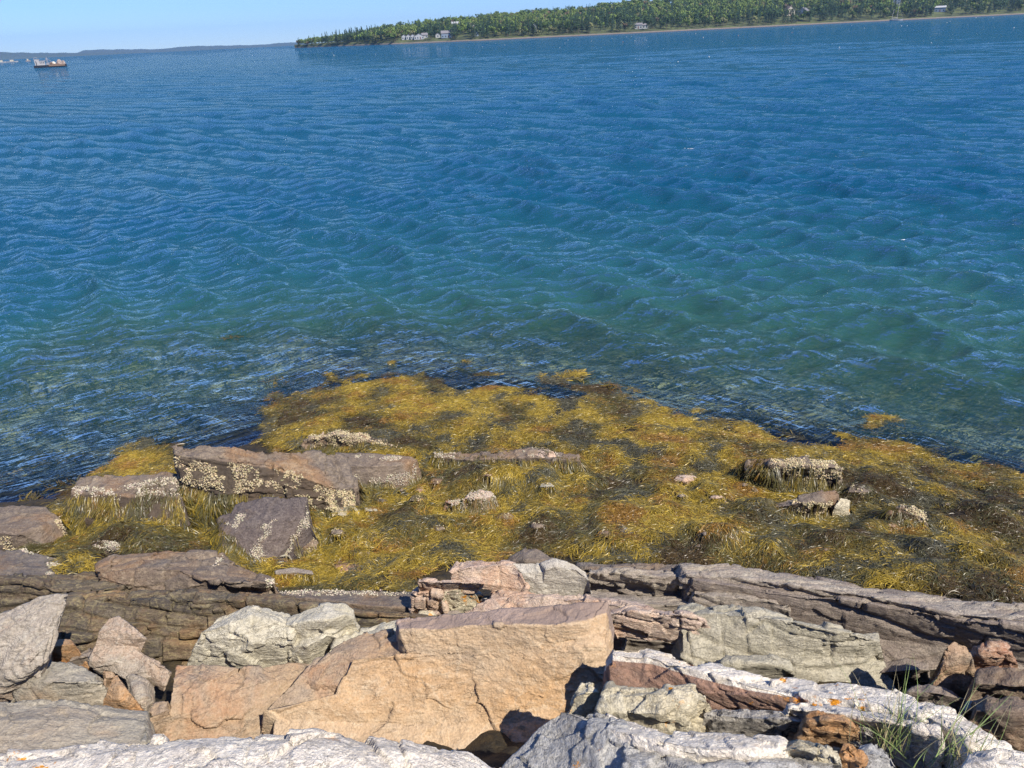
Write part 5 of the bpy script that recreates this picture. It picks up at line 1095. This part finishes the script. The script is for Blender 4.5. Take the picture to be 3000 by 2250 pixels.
# ------------------------------------------------------------------ far hills across the bay
def hills(name, pts, dist, thick, c):
    pts = np.array(pts, float); x = np.linspace(pts[0, 0], pts[-1, 0], 160); y = np.interp(x, pts[:, 0], pts[:, 1]); hz = 171 - .0476 * x
    zt = CAMZ + (hz - y) / F * dist; zt = np.maximum(zt + np.array([math.sin(q * .11) + .6 * math.sin(q * .37) for q in x]) * .8, .2)
    rows = []
    for u, f in ((0, -1), (.02, .12), (.25, .55), (.6, .9), (1, 1), (1.8, .6)):
        p = atd(x, np.full_like(x, 500.), dist + thick * u - thick); p[:, 2] = zt * f if f > 0 else -1; rows.append(p)
    V = np.stack(rows); o, _ = mesh(name, V.reshape(-1, 3), gridfaces(len(rows), len(x)), flat(name + '_haze_tint', c, .95)); tag(o, kind='structure')  # base colour blued and lightened: distance haze painted in besides the haze volume
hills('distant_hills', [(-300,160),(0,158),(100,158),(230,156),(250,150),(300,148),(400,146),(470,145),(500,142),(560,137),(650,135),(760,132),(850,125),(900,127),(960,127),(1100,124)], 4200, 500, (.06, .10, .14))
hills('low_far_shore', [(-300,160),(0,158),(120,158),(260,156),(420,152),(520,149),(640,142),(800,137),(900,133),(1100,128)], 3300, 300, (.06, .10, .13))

# ------------------------------------------------------------------ houses on the headland
M_w = flat('white_clapboard', (.44, .45, .46)); M_rf = flat('grey_shingle_roof', (.22, .21, .22)); M_gl = flat('dark_window_glass', (.05, .07, .09), .2); M_bl = flat('blue_grey_siding', (.24, .30, .38)); M_cr = flat('cream_siding', (.50, .45, .35)); M_br = flat('brown_shingle_roof', (.22, .16, .13)); M_dr = flat('painted_door', (.20, .10, .08))
def boxf(x0, x1, y0, y1, z0, z1):
    V = [(x, y, z) for z in (z0, z1) for (x, y) in ((x0, y0), (x1, y0), (x1, y1), (x0, y1))]
    return np.array(V, float), [[0, 3, 2, 1], [4, 5, 6, 7], [0, 1, 5, 4], [1, 2, 6, 5], [2, 3, 7, 6], [3, 0, 4, 7]]
def prt(name, boxes, mat, root, smooth=False):
    V = []; Fs = []
    for b in boxes:
        v_, f_ = b if isinstance(b, tuple) and len(b) == 2 and not np.isscalar(b[0]) else boxf(*b)
        Fs += [[i + len(V) for i in f] for f in f_]; V += [tuple(q) for q in v_]
    me = bpy.data.meshes.new(name); me.from_pydata([tuple(map(float, q)) for q in V], [], Fs); me.materials.append(mat); me.update()
    o = bpy.data.objects.new(name, me); col.objects.link(o); o.parent = root; return o
def gable(w, d, h, rh, gable_front, ov=.35):
    if gable_front:   # ridge runs along y
        wall = ([(-w/2,-d/2,0),(w/2,-d/2,0),(w/2,d/2,0),(-w/2,d/2,0),(-w/2,-d/2,h),(w/2,-d/2,h),(w/2,d/2,h),(-w/2,d/2,h),(0,-d/2,h+rh),(0,d/2,h+rh)], [[0,1,5,8,4],[1,2,6,5],[2,3,7,9,6],[3,0,4,7]])
        e = ov; k = rh * e / (w / 2); T = .25
        roof = ([(-w/2-e,-d/2-e,h-k+.03),(0,-d/2-e,h+rh+.03),(w/2+e,-d/2-e,h-k+.03),(-w/2-e,d/2+e,h-k+.03),(0,d/2+e,h+rh+.03),(w/2+e,d/2+e,h-k+.03),(-w/2-e,-d/2-e,h-k+.03+T),(0,-d/2-e,h+rh+.03+T),(w/2+e,-d/2-e,h-k+.03+T),(-w/2-e,d/2+e,h-k+.03+T),(0,d/2+e,h+rh+.03+T),(w/2+e,d/2+e,h-k+.03+T)],
                [[0,3,4,1],[1,4,5,2],[6,7,10,9],[7,8,11,10],[0,1,7,6],[1,2,8,7],[3,9,10,4],[4,10,11,5],[0,6,9,3],[2,5,11,8]])
    else:
        a, b = gable(d, w, h, rh, True, ov); rot = lambda P: [(y, -x, z) for x, y, z in P]
        return (rot(a[0]), a[1]), (rot(b[0]), b[1])
    return wall, roof
def house(px, u, w, d, h, rh, front, wall_m, roof_m, label, group=None, wins=3, storeys=1, rot=0.0, dz=0.0, chimney=False, name='house'):
    p = hillpt(np.array([float(px)]), np.array([float(u)]))[0]; root = empty(name, (p[0], p[1], p[2] - .3 + dz)); root.rotation_euler = (0, 0, -math.atan2(p[0], p[1]) + rot)
    tag(root, label, 'house', group); wl, rf = gable(w, d, h, rh, front)
    prt('wall', [wl], wall_m, root); ro = prt('roof', [rf], roof_m, root)
    if chimney: prt('chimney', [(w*.2, w*.2+.8, -.4, .4, h + rh * .4, h + rh + 1.1)], M_br, root)
    for s_ in range(storeys):
        for i in range(wins):
            x = (i - (wins - 1) / 2) * w / wins; z0 = .9 + s_ * 2.7
            if s_ == 0 and i == wins // 2 and wins > 2: prt('door', [(x-.5, x+.5, -d/2-.08, -d/2+.02, .3, 2.4)], M_dr, root); continue
            prt('window', [(x-.55, x+.55, -d/2-.06, -d/2+.02, z0, z0+1.3)], M_gl, root)
house(1184, .10, 4.6, 7, 3.2, 1.6, True, M_w, M_rf, 'leftmost of three matching white gabled cottages by the far beach', 'white beach cottages', 2)
house(1197, .10, 4.6, 7, 3.2, 1.6, True, M_w, M_rf, 'middle one of three matching white gabled cottages by the far beach', 'white beach cottages', 2)
house(1210, .10, 4.6, 7, 3.2, 1.6, True, M_w, M_rf, 'rightmost of three matching white gabled cottages by the far beach', 'white beach cottages', 2)
house(1228, .085, 10, 7, 3.0, 2.4, True, M_w, M_rf, 'wide white house with a broad gable right of the three cottages', None, 4)
house(1245, .14, 6, 6, 3.0, 1.8, False, M_w, M_rf, 'small white house half behind trees above the wide gabled house', None, 2)
house(1283, .11, 4.5, 5, 2.8, 1.4, True, M_w, M_rf, 'lone white shed behind the grey beach in the leafy trees', None, 1)
house(1310, .09, 11, 8, 4.2, 2.2, False, M_bl, M_rf, 'long dark grey house with a pale porch roof at the beach end', None, 4)
house(1336, .42, 8, 7, 4.2, 1.8, False, M_bl, M_w, 'grey house high on the wooded slope above the beach', None, 3, 1, dz=4)
house(1383, .26, 7, 7, 4.5, 2.2, True, M_cr, M_br, 'cream house with a peaked roof among trees above the beach', None, 2, 1, dz=3)
house(1396, .10, 4, 6, 4.2, 2.0, True, M_bl, M_w, 'narrow pale-roofed grey cottage at the end of the beach', None, 1)
house(1566, .14, 4, 6, 5.0, 2.0, True, M_w, M_rf, 'slim white house seen between spruces above the middle of the shore', None, 1, dz=1)
house(1870, .08, 7, 6, 3.6, 1.4, False, M_w, M_rf, 'white house with dark windows low in the spruces right at the shore', None, 3)
house(1890, .08, 5, 6, 3.0, 1.2, False, M_w, M_rf, 'little white outbuilding right of the low white shore house', None, 2)
house(2308, .24, 9, 9, 5.0, 4.2, True, M_cr, M_br, 'cream house with a tall steep gable and brown roof on the slope', None, 3, 2, .45, chimney=True)
house(2351, .24, 9, 7, 4.0, 3.0, True, M_w, M_rf, 'grey-white gabled house right of the steep cream house', None, 3, 1, -.4)
house(2430, .18, 4, 5, 3.0, 1.4, True, M_w, M_rf, 'tiny white hut in trees between the cream house and the sailboat', None, 1)
house(2614, .36, 12, 9, 6.0, 2.0, False, M_bl, M_rf, 'large blue-grey house with big windows above the sailboat', None, 4, 2)
house(2752, .12, 10, 6, 4.2, 1.4, False, M_bl, M_w, 'pale blue-grey boathouse right of the sailboat near the water', None, 3, 1)

# ------------------------------------------------------------------ boats and buoys
M_hull = flat('black_hull_paint', (.03, .035, .05), .5); M_rust = flat('rusty_orange_steel', (.21, .14, .10)); M_wp = flat('white_boat_paint', (.40, .39, .39), .6); M_gry = flat('grey_steel', (.30, .30, .33)); M_peach = flat('peach_tarpaulin', (.34, .27, .23)); M_mast = flat('pale_mast', (.70, .64, .52), .5); M_dk = flat('deck_brown', (.16, .11, .09))
def seaobj(name, px, py, label, cat, rot=0.0, dist=None, group=None):
    p = at(px, py, 0.0) if dist is None else atd(px, 500., dist); root = empty(name, (p[0], p[1], 0.0)); root.rotation_euler = (0, 0, -math.atan2(p[0], p[1]) + rot)
    return tag(root, label, cat, group), float(np.hypot(p[0], p[1]))
def hull(L, B, D, bow=.25, z0=-.3, n=14):
    xs = np.linspace(-L/2, L/2, n); V = []; Fs = []
    for x in xs:
        u = (x + L/2) / L; wd = B/2 * (1 - max(0, (u - (1 - bow)) / bow) ** 2.2) * (.8 + .2 * min(1, u * 5)); wd = max(wd, .03); top = D * (1 + .35 * max(0, u - .6))
        V += [(x, -wd, top), (x, -wd * .8, z0), (x, wd * .8, z0), (x, wd, top)]
    for i in range(n - 1):
        a = i * 4; Fs += [[a, a+1, a+5, a+4], [a+1, a+2, a+6, a+5], [a+2, a+3, a+7, a+6], [a+3, a, a+4, a+7]]
    Fs += [[0, 3, 2, 1], [4*(n-1), 4*(n-1)+1, 4*(n-1)+2, 4*(n-1)+3]]
    return V, Fs
def rod(a, b, r, n=6):
    a = np.array(a, float); b = np.array(b, float); d = b - a; d /= np.linalg.norm(d); s = np.cross(d, [.3, .9, .2]); s /= np.linalg.norm(s); q = np.cross(d, s)
    V = [tuple(p + (s * math.cos(k * 2 * math.pi / n) + q * math.sin(k * 2 * math.pi / n)) * r) for p in (a, b) for k in range(n)]
    return V, [[k, (k+1) % n, n + (k+1) % n, n + k] for k in range(n)] + [list(range(n))[::-1], list(range(n, 2*n))]
def heap(cx, cy, z, rx, ry, h, seed, n=12, m=6):
    rg = np.random.default_rng(seed); V = []; Fs = []
    for j in range(m):
        f = j / (m - 1); rr_ = math.cos(f * 1.45); 
        for i in range(n):
            a = i * 2 * math.pi / n; k = 1 + rg.normal() * .10; V.append((cx + rx * rr_ * math.cos(a) * k, cy + ry * rr_ * math.sin(a) * k, z + h * math.sin(f * 1.5) * (1 + rg.normal() * .05)))
    for j in range(m - 1):
        for i in range(n): Fs.append([j*n+i, j*n+(i+1) % n, (j+1)*n+(i+1) % n, (j+1)*n+i])
    Fs.append(list(range((m-1)*n, m*n))); return V, Fs
rt, D_ = seaobj('work_barge', 149, 197, 'old work barge with a white cabin and peach cargo covers far out at left', 'boat')
k_ = D_ / F; k_ *= .74; LB = 92 * k_      # 1 photograph pixel in metres there
prt('hull', [hull(LB, LB*.28, 7*k_, .18)], M_hull, rt); prt('waterline_band', [(-LB*.05, LB*.44, -LB*.142, -LB*.13, 3*k_, 8.5*k_)], M_rust, rt)
cb = prt('cabin', [(-LB*.44, -LB*.30, -LB*.10, LB*.10, 6.5*k_, 24*k_), (-LB*.30, -LB*.14, -LB*.09, LB*.09, 6.5*k_, 19*k_), (-LB*.45, -LB*.27, -LB*.11, LB*.11, 24*k_, 25*k_), (-LB*.31, -LB*.12, -LB*.10, LB*.10, 19*k_, 20*k_)], M_wp, rt)
for i in range(3): prt('window', [(-LB*(.29-.05*i), -LB*(.265-.05*i), -LB*.094, -LB*.088, 12.5*k_, 16*k_)], M_gl, cb)
prt('door', [(-LB*.41, -LB*.385, -LB*.104, -LB*.098, 7*k_, 19*k_)], M_hull, cb)
prt('railing', [rod((-LB*.43, -LB*.09, 29*k_), (-LB*.34, -LB*.09, 29*k_), .06), rod((-LB*.43, -LB*.09, 25*k_), (-LB*.43, -LB*.09, 29*k_), .05), rod((-LB*.34, -LB*.09, 25*k_), (-LB*.34, -LB*.09, 29*k_), .05)], M_wp, rt)
prt('crane', [rod((-LB*.08, 0, 6*k_), (-LB*.06, 0, 29*k_), .14), rod((-LB*.02, 0, 6*k_), (-LB*.06, 0, 28*k_), .10), rod((-LB*.06, 0, 27*k_), (LB*.10, 0, 13*k_), .09), rod((-LB*.08, 0, 26*k_), (-LB*.15, 0, 12*k_), .07), (-LB*.11, -LB*.02, -LB*.03, LB*.03, 6*k_, 12*k_)], M_gry, rt)
prt('winch', [(LB*.0, LB*.06, -LB*.06, LB*.04, 6*k_, 14*k_), rod((LB*.0, -LB*.08, 11*k_), (LB*.08, -LB*.08, 11*k_), .5, 10)], M_dk, rt)
prt('cargo_cover', [heap(LB*.12, 0, 7*k_, LB*.07, LB*.09, 9*k_, 1)], M_mast, rt); prt('cargo_cover', [heap(LB*.30, LB*.01, 7.5*k_, LB*.10, LB*.10, 14*k_, 2)], M_peach, rt); prt('cargo_cover', [heap(LB*.42, 0, 7.5*k_, LB*.055, LB*.07, 10*k_, 3)], M_peach, rt)
prt('deck', [(LB*.06, LB*.27, -LB*.125, LB*.12, 7*k_, 10*k_)], M_rust, rt)
for px, py, L, lb in ((33, 177, 10.5, 'low pale motor boat far off near the left edge'), (79, 174.5, 4.5, 'small pinkish boat far off between the pale motor boat and the barge'), (2, 178, 8, 'pale boat cut off by the left edge of the photo')):
    rt, D_ = seaobj('motor_boat', px, py, lb, 'boat', dist=1000); L = L
    prt('hull', [hull(L, L*.3, .9, .35)], M_wp if px != 79 else M_peach, rt); prt('cabin', [(-L*.2, L*.12, -L*.1, L*.1, .9, 2.4)], M_cr, rt); prt('windscreen', [(L*.12, L*.15, -L*.09, L*.09, 1.4, 2.1)], M_gl, rt); prt('roof', [(-L*.28, L*.16, -L*.12, L*.12, 2.4, 2.55)], M_wp, rt)
rt, D_ = seaobj('sailboat', 2627, 60, 'moored sailboat with two bare masts close under the far shore', 'sailboat', dist=835)
prt('hull', [hull(11, 3, 1.1, .5)], M_wp, rt); prt('cabin', [(-3, 1.5, -1, 1, 1.1, 1.8)], M_wp, rt); prt('mast', [rod((.6, 0, 1), (.6, 0, 14.2), .16)], M_mast, rt); prt('mast', [rod((-3.6, 0, 1), (-3.0, 0, 9.5), .12)], M_mast, rt)
prt('boom', [rod((.6, 0, 2.6), (-3.0, 0, 2.5), .16)], M_mast, rt); prt('rigging', [rod((.6, 0, 14), (5.2, 0, 1.3), .03), rod((.6, 0, 14), (-5.2, 0, 1.2), .03)], M_mast, rt)
M_bo = flat('orange_buoy_paint', (.62, .24, .09), .5); M_bw = flat('white_buoy_paint', (.60, .60, .58), .4)
BU_ = [(2077,169,5.5,0),(1986,184,5,0),(2060,111,4,0),(2163,105,3.5,1),(2038,99,3,0),(1860,121,4,0),(1893,119,3,0),(1793,113,2.6,0),(1732,121,3,0),(1825,124,3,1),(1835,108,2.4,0),(2641,77,3.6,0),(2658,76,3,0),(2774,67,3.2,0),(2783,63,2.6,0),(2859,52,3.4,0),(2909,53,2.8,0),(2970,83,4.2,0),(2728,128,4,0),(2459,142,4,0),(2532,83,2.4,0),(2495,76,2.4,0),(2325,84,2.4,0),(2320,96,2.8,1),(978,163,4,0),(1199,148,2.6,0),(1640,141,3.4,0),(1655,127,2.6,0),(1479,133,3,0),(1413,138,2.6,0),(1664,118,2.4,0),(1100,160,2.4,0)]
pro = {}
for (px, py, s, c) in BU_:
    p = at(px, py, 0.0); D_ = float(np.hypot(p[0], p[1])); k_ = s * D_ / F * .55
    if c not in pro:
        q = bpy.data.objects.new('buoy', None); col.objects.link(q)
        V = []; Fs = []; prof = [(-.35, .30), (-.1, .48), (.15, .5), (.38, .36), (.5, .14)]
        for zz_, r_ in prof: V += [(r_ * math.cos(a * math.pi / 5), r_ * math.sin(a * math.pi / 5), zz_) for a in range(10)]
        for j in range(4): Fs += [[j*10+i, j*10+(i+1) % 10, j*10+10+(i+1) % 10, j*10+10+i] for i in range(10)]
        Fs += [list(range(10))[::-1], list(range(40, 50))]
        b1 = prt('float', [(V, Fs)], M_bo if c else M_bw, q); b2 = prt('spindle', [rod((0, 0, .45), (0, 0, .85), .06)], M_mast, q); pro[c] = (q, [b1, b2])
    else:
        q0, ch = pro[c]; q = q0.copy(); col.objects.link(q)
        for c2 in ch: z_ = c2.copy(); col.objects.link(z_); z_.parent = q
    q.location = (p[0], p[1], .1); q.scale = (k_, k_, k_)
    tag(q, 'small orange float buoy bobbing on the blue water' if c else 'small white float buoy bobbing on the blue water', 'buoy', 'orange buoys' if c else 'white buoys')

# ------------------------------------------------------------------ grass in the crevices
t = NT('grass_blade'); t.bsdf(t.attr('col', True), .6); M_gr = t.m
def grass(cx, cy, z0, n, hmin, hmax, spread, lean, label, seed):
    n = int(n * .8)
    q = np.random.default_rng(seed); c = at(cx, cy, z0); K = 9; s = np.linspace(0, 1, K)
    base = c + np.stack([q.normal(size=n) * spread, q.normal(size=n) * spread * .6, np.zeros(n)], 1); L = q.uniform(hmin, hmax, n)
    dr = np.stack([lean[0] + q.normal(size=n) * .35, lean[1] + q.normal(size=n) * .30, np.ones(n)], 1); dr /= np.linalg.norm(dr, axis=1)[:, None]; bend = np.stack([lean[0] + q.normal(size=n) * .5, lean[1] + q.normal(size=n) * .4, -.35 - .3 * q.random(n)], 1)
    Pn = base[:, None] + dr[:, None] * (s[None, :, None] * L[:, None, None]) + bend[:, None] * (s[None, :, None] ** 2.2 * (L * .35)[:, None, None])
    side = np.stack([np.ones(n), q.normal(size=n) * .4, 0 * L], 1)[:, None]; w_ = (np.interp(s, [0, .3, 1], [.8, 1, .1])[None, :, None] * q.uniform(.0010, .0019, n)[:, None, None])
    C = np.where(q.random((n, 1)) < .4, np.array([[.42, .36, .20]]), np.array([[.20, .27, .09]])) * q.uniform(.6, 1.3, (n, 1)); C = np.repeat(np.repeat(C[:, None, None], K, 1), 2, 2)
    o, _ = mesh('grass_tuft', np.stack([Pn - side * w_, Pn + side * w_], 2).reshape(-1, 3), strand_faces(n, K), M_gr, colors=C.reshape(-1, 3)); tag(o, label, 'grass')
grass(2600, 2190, 1.78, 80, .14, .42, .05, (.10, .05), 'wispy green grass tuft with tall blades growing from the crevice behind the white ridge end', 1)
grass(2800, 2236, 1.86, 70, .10, .34, .07, (.2, .05), 'low tangled grass and moss tuft in the hollow near the lower right corner', 2)

# ------------------------------------------------------------------ sea air
t = NT('sea_air'); pv = t.n('ShaderNodeVolumePrincipled'); pv.inputs['Color'].default_value = (.45, .74, 1.0, 1); pv.inputs['Density'].default_value = 1.1e-4; pv.inputs['Anisotropy'].default_value = 0.2
t.l(pv.outputs[0], t.out.inputs['Volume'])
me = bpy.data.meshes.new('haze'); b_ = boxf(-5600, 5600, -60, 5400, -12, 130); me.from_pydata([tuple(q) for q in b_[0]], [], b_[1]); me.materials.append(t.m)
o = bpy.data.objects.new('haze', me); col.objects.link(o); tag(o, 'thin blue sea haze over the bay', 'haze', kind='stuff')
